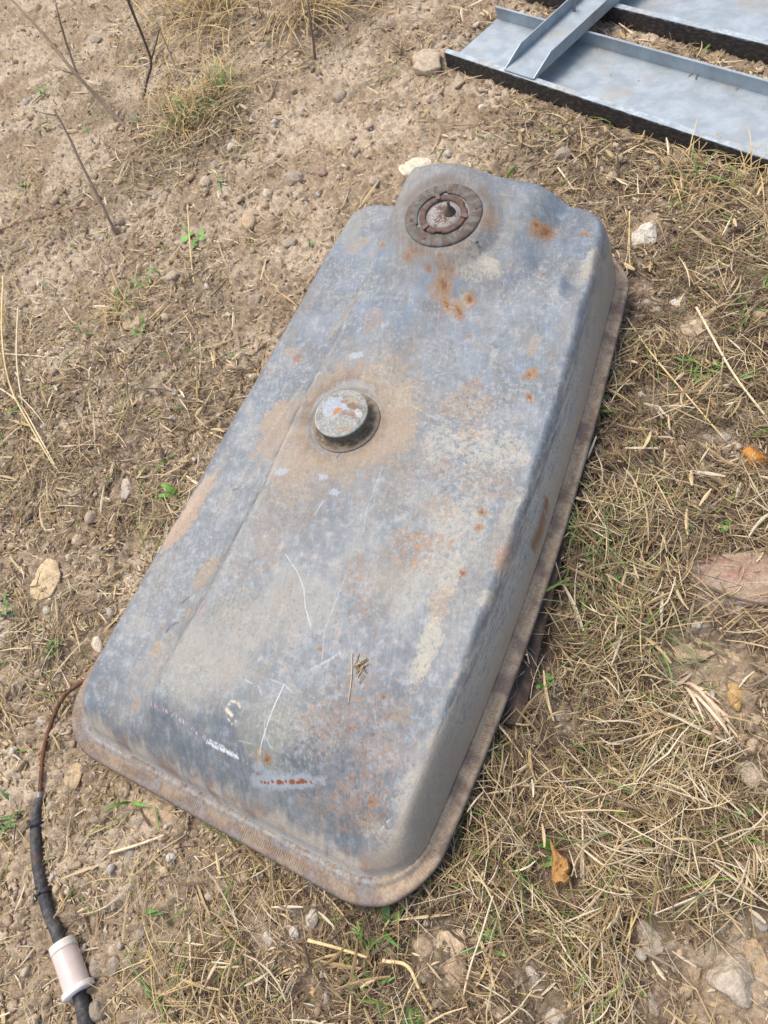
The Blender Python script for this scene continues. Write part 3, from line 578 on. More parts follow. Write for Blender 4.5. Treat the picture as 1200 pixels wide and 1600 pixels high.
# --- fuel line with hose
hs = gp(62, 1245, .010); hose = empty('fuel_hose', hs)
tag(hose, 'rusty fuel pipe joined to black rubber hose with milky plastic sleeve', 'hose')
def rel(P): return [np.array(p)-hs for p in P]
def rustpipe(V):
    nn = fbm(V[:, 0]+V[:, 2], V[:, 1], 120, 3, 610, .6); return mix(np.broadcast_to(np.array([.20, .085, .04]), (len(V), 3)), np.array([.10, .06, .045]), sst(.45, .6, nn))
tube('rusty_pipe', rel([at(175, 1040, .035), at(120, 1071, .034), gp(96, 1094, .022), gp(80, 1130, .013), gp(68, 1175, .011), gp(64, 1215, .010), gp(62, 1246, .010)]), .0037, M_rust, rustpipe, hose, vary=.12)
tube('pipe_collar', rel([gp(62.5, 1238, .010), gp(61.5, 1252, .010)]), .0063, M_galv, (.22, .21, .19), hose)
tube('rubber_hose', rel([gp(61, 1248, .010), gp(56, 1285, .010), gp(57, 1330, .010), gp(63, 1375, .010), gp(74, 1420, .011), gp(90, 1460, .018), gp(110, 1520, .020), gp(126, 1560, .014), gp(138, 1620, .010), gp(150, 1700, .010), gp(190, 1800, .010)]),
     [.0072, .0088, .0090, .0090, .0090, .0092, .0095, .0105, .0108, .0108, .0108], M_rubber,
     lambda V: mix(mix(np.broadcast_to(np.array([.035, .036, .04]), (len(V), 3)), np.array([.11, .095, .08]), sst(.42, .66, fbm(V[:, 0], V[:, 1]+V[:, 2], 90, 4, 821, .7))*.8), np.array([.09, .05, .035]), np.exp(-((V[:, 1]-(gp(63, 1345)-hs)[1])/.008)**2)*.7), hose, segs=24, sub=26)
sl0, sl1 = gp(97, 1474, .018), gp(124, 1551, .018)
def slc(V): 
    nn = fbm(V[:, 0], V[:, 1], 60, 3, 615); return mix(np.broadcast_to(np.array([.60, .47, .42]), (len(V), 3)), np.array([.68, .58, .50]), nn)
d_ = (sl1-sl0)
tube('plastic_sleeve', rel([sl0, sl0+d_*.15, sl0+d_*.5, sl0+d_*.94]), [.0185, .0192, .0192, .0195], M_plast, slc, hose, segs=40, sub=6)
tube('sleeve_top', rel([sl0-d_*.012, sl0+d_*.16]), [.0192, .0198], M_plast, (.66, .60, .50), hose, segs=40, sub=4)
tube('sleeve_rim', rel([sl0+d_*.90, sl0+d_*1.0]), .0235, M_plast, (.72, .68, .64), hose, segs=40, sub=4)
for (x, y, dx, dy) in ((58, 1288, -17, 6), (70, 1393, -18, 7)):
    c0, c1 = gp(x-1, y-4, .010), gp(x+1, y+4, .010)
    tie = tube('cable_tie', rel([c0, c1]), .0104, M_rubber, (.03, .03, .035), hose, segs=18, sub=2)
    tube('tie_tail', rel([gp(x-6, y, .016), gp(x+dx*.6, y+dy-3, .022), gp(x+dx, y+dy, .018)]), [.0022, .0018, .0012], M_rubber, (.03, .03, .035), hose, segs=6, sub=3)
    tube('tie_tail', rel([gp(x-4, y-4, .016), gp(x+dx*.8, y-5, .020), gp(x+dx*.95, y-3, .02)]), [.002, .0018, .001], M_rubber, (.03, .03, .035), hose, segs=6, sub=3)

# --- dark rusty strip under the tank
def boxmesh(V8): return np.array(V8), [(0, 1, 3, 2), (4, 6, 7, 5), (0, 4, 5, 1), (2, 3, 7, 6), (0, 2, 6, 4), (1, 5, 7, 3)]
def loc2w(u, v, z): return np.array([u*ua[0]+v*va[0], u*ua[1]+v*va[1], z])
nu, nv = 60, 10
sa = np.array([at(814, 1139, .014)[:2]@ua, at(814, 1139, .014)[:2]@va]); sb = np.array([at(872, 905, .026)[:2]@ua, at(872, 905, .026)[:2]@va])
dr = (sb-sa)/np.linalg.norm(sb-sa); pr = np.array([-dr[1], dr[0]])
V = []; 
for side in (0, 1):
    for i in range(nu):
        for j in range(nv):
            L_ = i/(nu-1)*.52; q = sa+dr*L_+pr*(j/(nv-1)*.055); tp = (1-(1-min(1, L_/.02))**2)**.5
            zz_ = .020+.030*L_/.3*.6+.012*(j/(nv-1))+.001*math.sin(L_*60)-.003*side
            V.append(loc2w(q[0]+(.004*(j/(nv-1)-.5)**2*4 if i == 0 else 0), q[1], zz_))
V = np.array(V); f1 = gridF(nu, nv); f2 = f1[:, ::-1]+nu*nv
bo = [j for j in range(nv)]+[i*nv+nv-1 for i in range(1, nu)]+[(nu-1)*nv+j for j in range(nv-2, -1, -1)]+[i*nv for i in range(nu-2, 0, -1)]
f3 = np.array([(bo[k], bo[(k+1) % len(bo)], bo[(k+1) % len(bo)]+nu*nv, bo[k]+nu*nv) for k in range(len(bo))])
nn = fbm(V[:, 0], V[:, 1], 40, 4, 620, .6)
o_ = V[0].copy()
strap = mesh('metal_strip', V-o_, np.concatenate([f1, f2, f3]), M_rust, col=mix(np.broadcast_to(np.array([.055, .042, .036]), V.shape), np.array([.13, .085, .06]), sst(.4, .65, nn)), loc=o_)
tag(strap, 'flat dark brown rusted metal strip the tank rests on, sticking out at its right edge', 'metal strip')

# ------------------------------------------------------------------ steel channel frame
Y2 = math.radians(106.21); u2 = np.array([math.cos(Y2), math.sin(Y2)]); v2 = np.array([-math.sin(Y2), math.cos(Y2)])
FO = u2*1.43+v2*(-1.18)
frame = empty('steel_frame', (FO[0], FO[1], 0), Y2)
tag(frame, 'galvanised light blue-grey steel frame of wide channels with blackened outer sides, top right', 'steel frame')
def extrude(name, poly, x0, x1, axis_, parent, m, colf, z0=0, seg=.02, sub=.008):
    """poly: closed section (a, z); axis_ 0 extrudes along local u, 1 along local v"""
    # subdivide the section so that colours can vary
    Pp = []
    for (a, b), (c, d) in zip(poly, poly[1:]+poly[:1]):
        k = max(1, int(math.hypot(c-a, d-b)/sub)); Pp += [(a+(c-a)*i/k, b+(d-b)*i/k) for i in range(k)]
    k = max(2, int(abs(x1-x0)/seg)); xs = np.linspace(x0, x1, k+1); m_n = len(Pp)
    A = np.array(Pp)
    V = np.zeros((k+1, m_n, 3)); V[:, :, 2] = A[:, 1]+z0
    V[:, :, axis_] = xs[:, None]; V[:, :, 1-axis_] = A[:, 0]
    V = V.reshape(-1, 3); F_ = [tuple(f) for f in gridF(k+1, m_n, wrap=True)]+[tuple(range(m_n)), tuple(range(k*m_n, (k+1)*m_n))[::-1]]
    return mesh(name, V, F_, m, parent, col=colf(V), smooth=False)
def galvc(V):
    nn = fbm(V[:, 0]*.6, V[:, 1], 30, 3, 630); n5 = fbm(V[:, 0], V[:, 1]+V[:, 2]*3, 9, 3, 633)
    c = mix(np.broadcast_to(np.array([.33, .375, .40]), V.shape), np.array([.40, .45, .475]), sst(.35, .65, nn)); return mix(c, np.array([.40, .37, .31]), sst(.6, .75, n5)*.5)
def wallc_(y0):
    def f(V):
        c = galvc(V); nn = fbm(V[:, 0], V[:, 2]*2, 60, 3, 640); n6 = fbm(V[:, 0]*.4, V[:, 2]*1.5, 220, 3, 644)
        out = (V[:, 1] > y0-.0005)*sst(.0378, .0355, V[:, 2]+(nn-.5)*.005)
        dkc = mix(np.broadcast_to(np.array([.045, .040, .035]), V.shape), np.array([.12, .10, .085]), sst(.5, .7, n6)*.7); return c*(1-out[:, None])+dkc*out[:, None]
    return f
HW, TH = .038, .0028
def channel(yn, yf, x0, x1):
    ch = extrude('channel', [(yn-TH, .004), (yn-TH, .004+TH), (yf+TH, .004+TH), (yf+TH, .004)], x0, x1, 0, frame, M_galv, galvc, seg=.012)
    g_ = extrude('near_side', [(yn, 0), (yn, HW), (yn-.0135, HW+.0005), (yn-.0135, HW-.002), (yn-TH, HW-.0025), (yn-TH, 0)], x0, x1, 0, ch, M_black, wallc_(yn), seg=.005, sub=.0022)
    h_ = extrude('far_side', [(yf, 0), (yf, HW), (yf+.006, HW+.0003), (yf+.006, HW-.002), (yf+TH, HW-.0025), (yf+TH, 0)], x0, x1, 0, ch, M_galv, galvc, seg=.012)
    return ch
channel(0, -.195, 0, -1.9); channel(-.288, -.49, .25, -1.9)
y_a, y_b = -.198, -.290
cw = .058
cx0, cx1 = 1.232-1.43, 1.140-1.43
cb = extrude('cross_channel', [(cx0-TH, HW+.0012), (cx1+TH, HW+.0012), (cx1+TH, HW+.0012+TH), (cx0-TH, HW+.0012+TH)], -.003, -.62, 1, frame, M_galv, galvc, seg=.012)
for xx, sgn in ((cx0, -1), (cx1, 1)):
    V = []; k = 40
    for i in range(k+1):
        y = -.004-(.616)*i/k; top = HW+.001+.028*min(1, .12+i/k*9)
        for dx in (0, sgn*TH):
            for z_ in (HW+.0012, top): V.append((xx+dx, y, z_))
    F_ = []
    for i in range(k):
        b_ = i*4; F_ += [(b_, b_+1, b_+5, b_+4), (b_+2, b_+6, b_+7, b_+3), (b_+1, b_+3, b_+7, b_+5), (b_, b_+4, b_+6, b_+2)]
    F_ += [(0, 2, 3, 1), (4*k, 4*k+1, 4*k+3, 4*k+2)]
    V = np.array(V); c = galvc(V)*.97; mesh('side_wall', V, F_, M_galv, cb, col=c, smooth=False)
bp = at(897, 17, HW+.004)[:2]-FO; bl_ = (bp@u2, bp@v2)
stud = empty('stud', (bl_[0], bl_[1], HW+.004)); stud.parent = frame
vv, ff, c = lathe([(.0042, 0)]+[(.0042-.0006*(i % 2), .002+.0014*i) for i in range(24)]+[(.0035, .037), (.0002, .0375)], 16, scol((.17, .19, .22), (.28, .30, .33), 650)); mesh('threaded_rod', vv, ff, M_galv, stud, col=c)

# ------------------------------------------------------------------ rocks
def ico(sub):
    import bmesh
    bm = bmesh.new(); bmesh.ops.create_icosphere(bm, subdivisions=sub, radius=1); V = np.array([v.co[:] for v in bm.verts]); F_ = np.array([[v.index for v in f.verts] for f in bm.faces]); bm.free(); return V, F_
ICO = {k: ico(k) for k in (1, 2, 3, 4)}
def rockshape(seed, sub=4, cuts=9, cutd=(.55, .85), rough=.10, flat=1.):
    r = np.random.default_rng(seed); V, F_ = ICO[sub]; V = V.copy()
    for _ in range(cuts):
        nrm = r.normal(size=3); nrm /= np.linalg.norm(nrm); dc = r.uniform(*cutd); p = V@nrm; ex = np.maximum(0, p-dc); V -= ex[:, None]*nrm[None, :]*.93
    o = r.random(3)*9
    q = fbm(V[:, 0]+V[:, 2]*.7+o[0], V[:, 1]-V[:, 2]*.6+o[1], 2.2, 4, 700, .55)-.5
    q2 = fbm(V[:, 0]*1.0-V[:, 2]+o[2], V[:, 1]+V[:, 2]+o[0], 7, 3, 710, .55)-.5
    V *= (1+rough*2*q+rough*.8*q2)[:, None]; return V, F_
ang_r = math.atan2(Rv[1], Rv[0])
def rock(px, py, wp, hp, colr, label, seed, kind='stone', cuts=9, rough=.1, flat=.55, rot=0, sink=.3, cat=None, cutd=(.55, .85), grp=None, lift=0, c2=None, poly=None):
    k = depth(px, py)/FPX; sx = wp*k/2*1.08; sy = hp*k/2*1.18; sz = flat*min(sx, sy)
    V, F_ = rockshape(seed, 4 if wp > 26 else 3, cuts, cutd, rough)
    V0 = V; V = V*np.array([sx, sy, sz])
    a = ang_r+rot; ca, sa_ = math.cos(a), math.sin(a); V = np.stack([V[:, 0]*ca-V[:, 1]*sa_, V[:, 0]*sa_+V[:, 1]*ca, V[:, 2]], -1)
    if poly is not None:
        cxy = at(px, py, sz*.5)[:2]; R_p = np.array([at(x, y, sz*.5)[:2]-cxy for x, y in poly]); ap = np.arctan2(R_p[:, 1], R_p[:, 0]); rp = np.hypot(R_p[:, 0], R_p[:, 1]); o_ = np.argsort(ap); ap, R_p = ap[o_], R_p[o_]
        hv = V0[:, :2]; th = np.arctan2(hv[:, 1], hv[:, 0]); mm = np.hypot(hv[:, 0], hv[:, 1]); ii = np.searchsorted(ap, th) % len(ap); A_ = R_p[ii-1]; B_ = R_p[ii]
        D_ = np.stack([np.cos(th), np.sin(th)], 1); den = D_[:, 0]*(B_-A_)[:, 1]-D_[:, 1]*(B_-A_)[:, 0]; rr_ = np.abs((A_[:, 0]*(B_-A_)[:, 1]-A_[:, 1]*(B_-A_)[:, 0])/np.where(np.abs(den) < 1e-9, 1e-9, den))
        V = np.stack([D_[:, 0]*rr_*np.minimum(1, mm*1.18), D_[:, 1]*rr_*np.minimum(1, mm*1.18), V0[:, 2]*sz], -1)
    p = gp(px, py, sz*.4+lift); base = np.array([p[0], p[1], gz(p[0], p[1])+sz*(1-2*sink)+lift])
    nn = fbm(V[:, 0]+V[:, 2]+seed, V[:, 1]-V[:, 2], .9/sx*3, 4, 720, .6); colr = np.array(colr)*np.array([1.03, .96, .84])
    c = mix(colr[None, :]*np.ones((len(V), 1)), colr*.62 if c2 is None else np.array(c2), sst(.46, .7, nn)*.7)
    nl = fbm(V[:, 0]-seed, V[:, 1]+V[:, 2], 200, 2, 725); c = c*(.9+.2*nl[:, None])
    dirt = sst(0, -.4, V[:, 2]/sz+(nn-.5))[:, None]*.6; c = c*(1-dirt)+np.array([.33, .25, .17])*dirt
    o = mesh(kind, V, F_, M_rock, col=c, loc=base); tag(o, label, cat or kind.replace('_', ' '), grp); return o
CRM, WHT, GRY, TAN, CLD, PNK = (.60, .54, .44), (.56, .54, .50), (.38, .34, .29), (.50, .40, .29), (.44, .345, .24), (.34, .25, .21)
RK = [
 (650,264,56,30,(.72,.67,.57),'flat cream-white stone touching the upper left corner of the tank',5,.35,.0),
 (668,101,52,32,(.50,.43,.35),'rounded tan stone at the left end of the steel channel',5,.6,.0),
 (1005,369,42,38,(.68,.66,.62),'white chunky stone right of the tank\'s upper right corner',9,.7,.4),
 (878,242,27,23,GRY,'rough grey stone between the steel channel and the tank\'s right shoulder',9,.7,0),
 (1157,299,20,24,WHT,'small sharp white stone in the dry grass at the right edge below the channel',9,.6,.3),
 (530,151,22,24,GRY,'dark grey stone alone on bare soil above the tank',8,.7,0),
 (388,350,26,36,TAN,'upright tan dirt clod left of the sender end of the tank',6,.7,0),
 (272,431,26,20,(.44,.38,.31),'grey-tan stone beside the weeds left of the tank',7,.6,.2),
 (398,466,22,20,(.42,.36,.30),'tan-grey clod just left of the tank, below the upright tan clod',6,.6,0),
 (455,380,26,20,GRY,'brown-grey stone left of the tank\'s rounded upper left shoulder',7,.6,0),
 (459,277,36,26,(.42,.36,.31),'mottled grey clod beside a reddish clod on bare soil',8,.6,0),
 (500,268,34,22,PNK,'dark reddish clod on bare soil left of the cream-white stone',8,.4,0),
 (418,302,17,18,CRM,'small smooth cream pebble above the upright tan clod',3,.7,0),
 (321,285,20,20,(.50,.43,.35),'tan stone right of the dry stalks, left of the cream pebble',6,.7,.2),
 (337,259,17,18,GRY,'grey stone at the foot of the mixed green and dry tuft',6,.7,.5),
 (362,230,14,16,WHT,'small pale stone on the right side of the green and dry tuft',6,.7,.2),
 (586,283,22,20,(.42,.37,.32),'pitted grey clod just above the tank\'s left shoulder',9,.7,0),
 (208,505,34,20,(.56,.46,.34),'flat tan stone above the dark grass patch on the left',5,.4,.1),
 (195,765,20,36,(.52,.48,.43),'tall grey-white stone left of the long-leaved green weed',9,.6,.1),
 (72,906,48,66,(.60,.49,.34),'large flat tan slab of dry mud left of the tank',5,.25,.15),
 (152,1004,20,38,(.62,.57,.49),'pale stone half hidden under the tank\'s lower left edge',8,.6,.4),
 (64,1127,20,14,(.50,.48,.43),'oblong light grey stone beside the rusty pipe',4,.6,.3),
 (203,1333,16,20,(.36,.35,.34),'dark grey pebble below the pale straw stick',5,.7,0),
 (220,1457,14,17,(.38,.36,.34),'round grey pebble right of the plastic sleeve, farthest from it',3,.8,0),
 (178,1509,22,24,(.36,.31,.27),'round brown pebble second to the right of the plastic sleeve',3,.8,0),
 (150,1510,28,32,(.36,.32,.28),'round brown stone touching the plastic sleeve',4,.8,0),
 (177,1485,17,15,(.48,.42,.35),'small tan pebble above the round brown pebble',4,.7,0),
 (153,1578,32,28,(.33,.29,.25),'round dark stone beside the bottom end of the hose',4,.8,0),
 (1146,1530,84,92,(.50,.45,.39),'largest grey-white angular rock, bottom right corner',10,.5,-.3),
 (1015,1466,40,62,(.46,.40,.35),'smooth grey-brown teardrop stone left of the largest rock',5,.65,.35),
 (1087,1518,22,34,(.40,.32,.24),'brown clod touching the left side of the largest rock',6,.6,0),
 (868,1590,38,26,(.50,.46,.41),'pale stone cut off by the bottom edge of the photo',6,.6,0),
 (831,1522,24,22,(.48,.44,.39),'pale grey stone left of the small green sprout at the bottom',6,.6,.2),
 (1018,1568,24,32,(.42,.37,.32),'grey-brown stone below the teardrop stone',6,.6,.1),
 (1187,1441,20,24,(.46,.43,.40),'grey pebble at the right edge above the largest rock',5,.7,.4),
 (1156,1432,14,22,(.50,.45,.38),'small pale pebble next to the right edge pebble above the largest rock',5,.6,.3),
 (1087,512,42,32,(.52,.44,.34),'flat tan disc of dried mud among straw right of the tank',4,.25,0),
 (1055,476,18,16,(.70,.68,.65),'small bright white pebble above the flat mud disc',6,.8,.2),
 (1067,468,15,13,(.42,.39,.36),'small grey pebble touching the bright white pebble',5,.7,0),
 (1012,474,15,14,(.58,.55,.50),'pale pebble near the tank\'s upper right flange corner',5,.7,.3),
 (1003,450,14,13,(.50,.46,.40),'tan pebble above the pale pebble by the upper right flange corner',5,.7,.3),
 (1003,617,13,13,(.60,.58,.54),'tiny white pebble in the straw halfway along the tank\'s right side',5,.7,.1),
 (983,743,20,16,(.44,.38,.31),'flat brown stone chip, right one of two beside the tank\'s right flange',6,.4,.5),
 (965,747,14,13,(.52,.48,.43),'pale stone chip, left one of two beside the tank\'s right flange',6,.4,.5),
 (1104,688,20,20,(.33,.31,.29),'dark grey pebble left of a speckled grey one near the orange stone',7,.7,0),
 (1130,685,22,18,(.38,.36,.33),'speckled grey pebble between the dark pebble and the orange stone',7,.7,0),
 (1126,598,16,14,(.45,.38,.33),'small brown-grey pebble beside a green grass blade on the right',6,.7,0),
 (1172,652,16,14,(.50,.47,.43),'pale pebble near the right edge above the orange stone',6,.7,0),
 (1089,976,17,14,(.66,.65,.62),'small white triangular stone above the cracked mud slab',7,.6,.5),
 (1170,1210,42,36,(.54,.47,.41),'whitish stone half buried in straw at the right edge',7,.5,.2),
 (1150,1088,24,40,(.48,.34,.17),'ochre stone lying in straw below the cracked mud slab',7,.5,0),
 (55,131,36,16,(.52,.45,.36),'flat grey stone on bare soil at the far left, behind the stalks',5,.5,.2),
 (42,160,15,15,(.42,.39,.36),'small grey stone left of the small green tuft at the far left',6,.7,0),
 (150,62,18,18,(.45,.39,.33),'tan-grey stone between two branches of dry stalk, top left',6,.7,0),
 (207,93,17,18,(.42,.35,.28),'brown clod left of the forked dark stalk',6,.7,0),
 (1021,60,16,28,(.50,.43,.34),'tall tan stone standing between the two steel channels',6,.6,0),
 (1042,253,16,16,(.47,.37,.26),'small tan stone just below the blackened side of the channel',5,.8,0),
 (487,1436,20,26,(.56,.53,.50),'white and grey stone below the tank\'s lower corner',7,.7,0),
 (419,1465,20,24,(.50,.48,.45),'square grey stone left of the broken pale straw stalk',7,.7,0),
 (510,1558,15,20,(.40,.39,.38),'grey pebble beside an ochre chip at the bottom',5,.7,0),
 (490,1546,18,20,(.56,.38,.20),'small ochre chip of stone at the bottom',7,.4,.3),
 (703,1470,50,42,(.56,.46,.35),'pale crumbling clod below the tank\'s lower right corner',7,.45,0),
 (712,1515,34,40,(.43,.34,.26),'brown clod just below the pale crumbling clod',5,.6,0),
 (660,1483,34,30,(.40,.32,.24),'dark brown clod left of the pale crumbling clod',6,.5,0),
 (118,1212,34,34,(.50,.40,.28),'flat tan clod beside the tank\'s lower left flange corner',6,.3,0),
 (100,1240,22,20,(.50,.40,.28),'small flat tan clod nearest the top of the black hose',6,.3,.4),
 (250,1268,48,34,(.46,.36,.26),'cracked tan clod below the tank\'s near edge',7,.3,.2),
 (195,1235,18,22,(.44,.37,.29),'smooth tan pebble left of the cracked tan clod',4,.7,0),
 (1070,1010,80,48,(.50,.40,.29),'large cracked tan mud slab in the straw on the right',5,.22,.3),
 (1140,1035,60,36,(.49,.39,.28),'thin cracked mud plate right of the large cracked mud slab',6,.18,.5),
 (1182,1500,30,50,(.46,.36,.25),'tan clod at the right edge beside the largest rock',6,.4,0),
 (1120,1580,40,26,(.47,.37,.26),'tan clod under the largest rock at the bottom edge',6,.4,0),
 (1090,1580,14,12,(.52,.49,.46),'small grey pebble left of the tan clod under the largest rock',5,.7,0),
 (150,858,12,12,(.46,.44,.42),'small round grey pebble right of and above the large flat tan slab',4,.8,0),
 (106,872,10,12,(.62,.56,.46),'tiny cream pebble at the upper right edge of the large flat tan slab',4,.8,0),
 (72,955,14,15,(.54,.51,.47),'tiny grey-white stone just below the large flat tan slab',6,.7,0),
 (68,666,12,10,(.55,.53,.50),'small pale stone left of the round tan chip on the left',6,.7,0),
 (100,666,15,18,(.54,.43,.31),'round tan chip amid straw on the left',4,.4,0),
 (5,995,14,12,(.55,.53,.50),'small grey-white stone cut off by the left edge',5,.7,0),
 (1,400,14,20,(.55,.52,.47),'pale stone cut off by the left edge, higher up',5,.7,0),
]
POLY = {(1146, 1530): [(1108, 1512), (1140, 1486), (1168, 1483), (1176, 1500), (1179, 1540), (1174, 1574), (1160, 1575), (1128, 1560), (1104, 1546), (1100, 1532)],
 (650, 264): [(623, 264), (630, 258), (640, 254), (646, 249), (672, 248), (676, 256), (668, 268), (652, 280), (626, 277)],
 (72, 906): [(66, 880), (78, 873), (92, 878), (97, 890), (95, 910), (82, 932), (64, 938), (50, 936), (49, 918), (57, 895)],
 (1005, 369): [(1000, 350), (1012, 351), (1026, 362), (1027, 378), (1008, 388), (990, 390), (985, 378), (990, 362)],
 (1015, 1466): [(1000, 1432), (1010, 1440), (1030, 1458), (1038, 1474), (1036, 1488), (1020, 1495), (1004, 1484), (996, 1464), (994, 1446)],
 (1070, 1010): [(1050, 985), (1075, 980), (1100, 985), (1125, 1000), (1122, 1020), (1095, 1035), (1060, 1036), (1048, 1015)],
 (1140, 1035): [(1118, 1012), (1150, 1008), (1170, 1030), (1172, 1046), (1140, 1052), (1125, 1035)],
 (668, 101): [(645, 95), (660, 83), (682, 82), (693, 92), (692, 110), (668, 118), (645, 112)],
 (388, 350): [(380, 334), (392, 333), (402, 345), (398, 366), (384, 368), (376, 350)],
 (250, 1268): [(225, 1255), (250, 1245), (275, 1262), (272, 1290), (248, 1292), (228, 1275)]}
for i, (x, y, a, b, c_, lb, cu, fl, ro) in enumerate(RK):
    kn = 'mud_clod' if ('clod' in lb.split(',')[0][:40] or 'mud' in lb[:30] and 'above the' not in lb[:40]) else ('pebble' if 'pebble' in lb[:32] else 'stone')
    rock(x, y, a, b, c_, lb, 40+i, kn, cu, .10 if kn != 'pebble' else .05, fl, ro, .30 if fl > .3 else .2, 'clod' if kn == 'mud_clod' else kn, grp=None, poly=POLY.get((x, y)))
rock(1178, 716, 34, 36, (.55, .27, .07), 'orange crumbly stone near the right edge', 301, 'stone', 7, .16, .6, .4, .3, 'stone', c2=(.42, .17, .04))
# orange bark shard
k = depth(875, 1347)/FPX; ol = [(860, 1310), (866, 1322), (876, 1334), (888, 1342), (891, 1358), (886, 1370), (893, 1374), (884, 1383), (876, 1380), (868, 1384), (862, 1378), (862, 1355), (864, 1338), (859, 1318)]
base = gp(875, 1350, .030); P = [at(x, y, base[2])-base for x, y in ol]
Vt = []; Ft = []; m_n = len(P); cen = sum(P)/m_n
for lay, (s, z_) in enumerate(((1.0, -.008), (1.0, .0), (.86, .006), (.5, .0085), (.2, .007))):
    for p in P: q = cen+(p-cen)*s; Vt.append((q[0], q[1], z_+.002*math.sin(q[0]*900+q[1]*500)))
Ft = [tuple(f) for f in gridF(5, m_n, wrap=True)]+[tuple(range(4*m_n, 5*m_n)), tuple(range(m_n))[::-1]]
Vt = np.array(Vt); bk = mesh('bark_shard', Vt, Ft, M_rock, col=mix(np.broadcast_to(np.array([.52, .30, .11]), Vt.shape), np.array([.36, .18, .06]), noise(Vt[:, 0], Vt[:, 1], 200, 3)), loc=base, smooth=False)
tag(bk, 'pointed orange shard of crumbly bark lying on dark straw', 'bark')
# brick half buried
bb_ = gp(1165, 905, .0); Vb, Fb = rockshape(77, 4, 3, (.75, .9), .07); Vb = np.sign(Vb)*np.abs(Vb)**.45*np.array([.105, .045, .018])
kk = 1.0; e = at(1190, 890)-at(1060, 905); aa = math.atan2(e[1], e[0]); Vb = np.stack([Vb[:, 0]*math.cos(aa)-Vb[:, 1]*math.sin(aa), Vb[:, 0]*math.sin(aa)+Vb[:, 1]*math.cos(aa), Vb[:, 2]], -1)
nb_ = fbm(Vb[:, 0], Vb[:, 1], 30, 4, 730, .6)
cb_ = mix(np.broadcast_to(np.array([.36, .20, .15]), Vb.shape), np.array([.40, .30, .21]), sst(.36, .52, nb_)); cb_ = mix(cb_, np.array([.50, .46, .42]), sst(.62, .7, fbm(Vb[:, 0], Vb[:, 1], 90, 3, 735))*.8)
br = mesh('brick', Vb, Fb, M_rock, col=cb_, loc=(bb_[0], bb_[1], gz(bb_[0], bb_[1])-.006)); tag(br, 'red brick half buried in soil and straw at the right edge', 'brick')

TK = (OP[:, 0].min(), OP[:, 0].max(), OP[:, 1].min(), OP[:, 1].max())
def under_tank(P, m=.03):
    u_ = P[:, 0]*ua[0]+P[:, 1]*ua[1]-UC; v_ = P[:, 0]*va[0]+P[:, 1]*va[1]-VC
    return (u_ > TK[0]+m) & (u_ < TK[1]-m) & (v_ > TK[2]+m) & (v_ < TK[3]-m)
FR_ = lambda P: ((P[:, :2]-FO)@u2 < .01) & ((P[:, :2]-FO)@v2 < .005) & ((P[:, :2]-FO)@v2 > -.2)
FR2 = lambda P: ((P[:, :2]-FO)@v2 < -.28)
KO = np.array([[*gp(x, y)[:2], max(a, b)*depth(x, y)/FPX*.56] for (x, y, a, b, *_r) in RK]+[[*gp(x, y)[:2], r_*depth(x, y)/FPX] for x, y, r_ in
     [(1178, 716, 18), (870, 1325, 24), (875, 1345, 30), (875, 1368, 28), (1165, 905, 34), (1110, 905, 20), (300, 372, 16), (62, 1300, 8), (60, 1270, 8), (800, 1120, 18), (825, 1070, 20), (845, 1010, 20), (860, 960, 16), (58, 1330, 8), (64, 1370, 8), (75, 1420, 10), (90, 1460, 18), (104, 1495, 22), (116, 1530, 22), (132, 1590, 12), (64, 1220, 6), (66, 1190, 6), (74, 1150, 6), (90, 1105, 6)]])
def keepout(P, r, pad=.004, p=.93):
    k = np.zeros(len(P), bool)
    for x, y, q in KO: k |= np.hypot(P[:, 0]-x, P[:, 1]-y) < q+pad
    return k & (r.random(len(P)) < p)
# gravel and crumbs (countless)
def crumbs(name, cnt, smin, smax, seed, dens, cols):
    r = np.random.default_rng(seed); V0, F0 = ICO[2] if smax > .004 else ICO[1]; shapes = []
    for q in range(8):
        a, _ = rockshape(900+q, 2 if smax > .004 else 1, 9, (.45, .8), .10); shapes.append(a)
    shapes = np.array(shapes)
    px = r.uniform(-150, 1350, cnt*3); py = r.uniform(-100, 1900, cnt*3)
    P = np.array([at(a, b) for a, b in zip(px, py)]); P = P[(P[:, 1] < 4)]
    zn = zone(P[:, 0], P[:, 1]); acc = r.random(len(P)) < dens(P[:, 0], P[:, 1], zn); acc &= ~FR_(P) & ~FR2(P) & ~under_tank(P) & ~keepout(P, r, smax*.6, .97); P = P[acc][:cnt]; n_ = len(P)
    dist = np.linalg.norm(P-np.array([0, 0, CH]), axis=1)
    s = smin*(smax/smin)**(r.random(n_)**2.2)*(.75+.25*dist); a = r.random(n_)*6.28
    sc = s[:, None]*r.uniform(.7, 1.2, (n_, 3))*np.array([1, 1, .75]); sh = shapes[r.integers(0, 8, n_)]*sc[:, None, :]
    x = sh[..., 0]*np.cos(a)[:, None]-sh[..., 1]*np.sin(a)[:, None]; y = sh[..., 0]*np.sin(a)[:, None]+sh[..., 1]*np.cos(a)[:, None]
    z = sh[..., 2]+(gh(P[:, 0], P[:, 1])+s*.25+.004)[:, None]
    V = np.stack([x+P[:, 0:1], y+P[:, 1:2], z], -1).reshape(-1, 3); F_ = (F0[None]+(np.arange(n_)*len(V0))[:, None, None]).reshape(-1, 3)
    cols = np.array(cols); c = cols[r.integers(0, len(cols), n_)]*r.uniform(.8, 1.15, (n_, 1)); c = np.repeat(c, len(V0), 0)
    o = mesh(name, V, F_, M_rock, col=c); o['kind'] = 'stuff'; return o
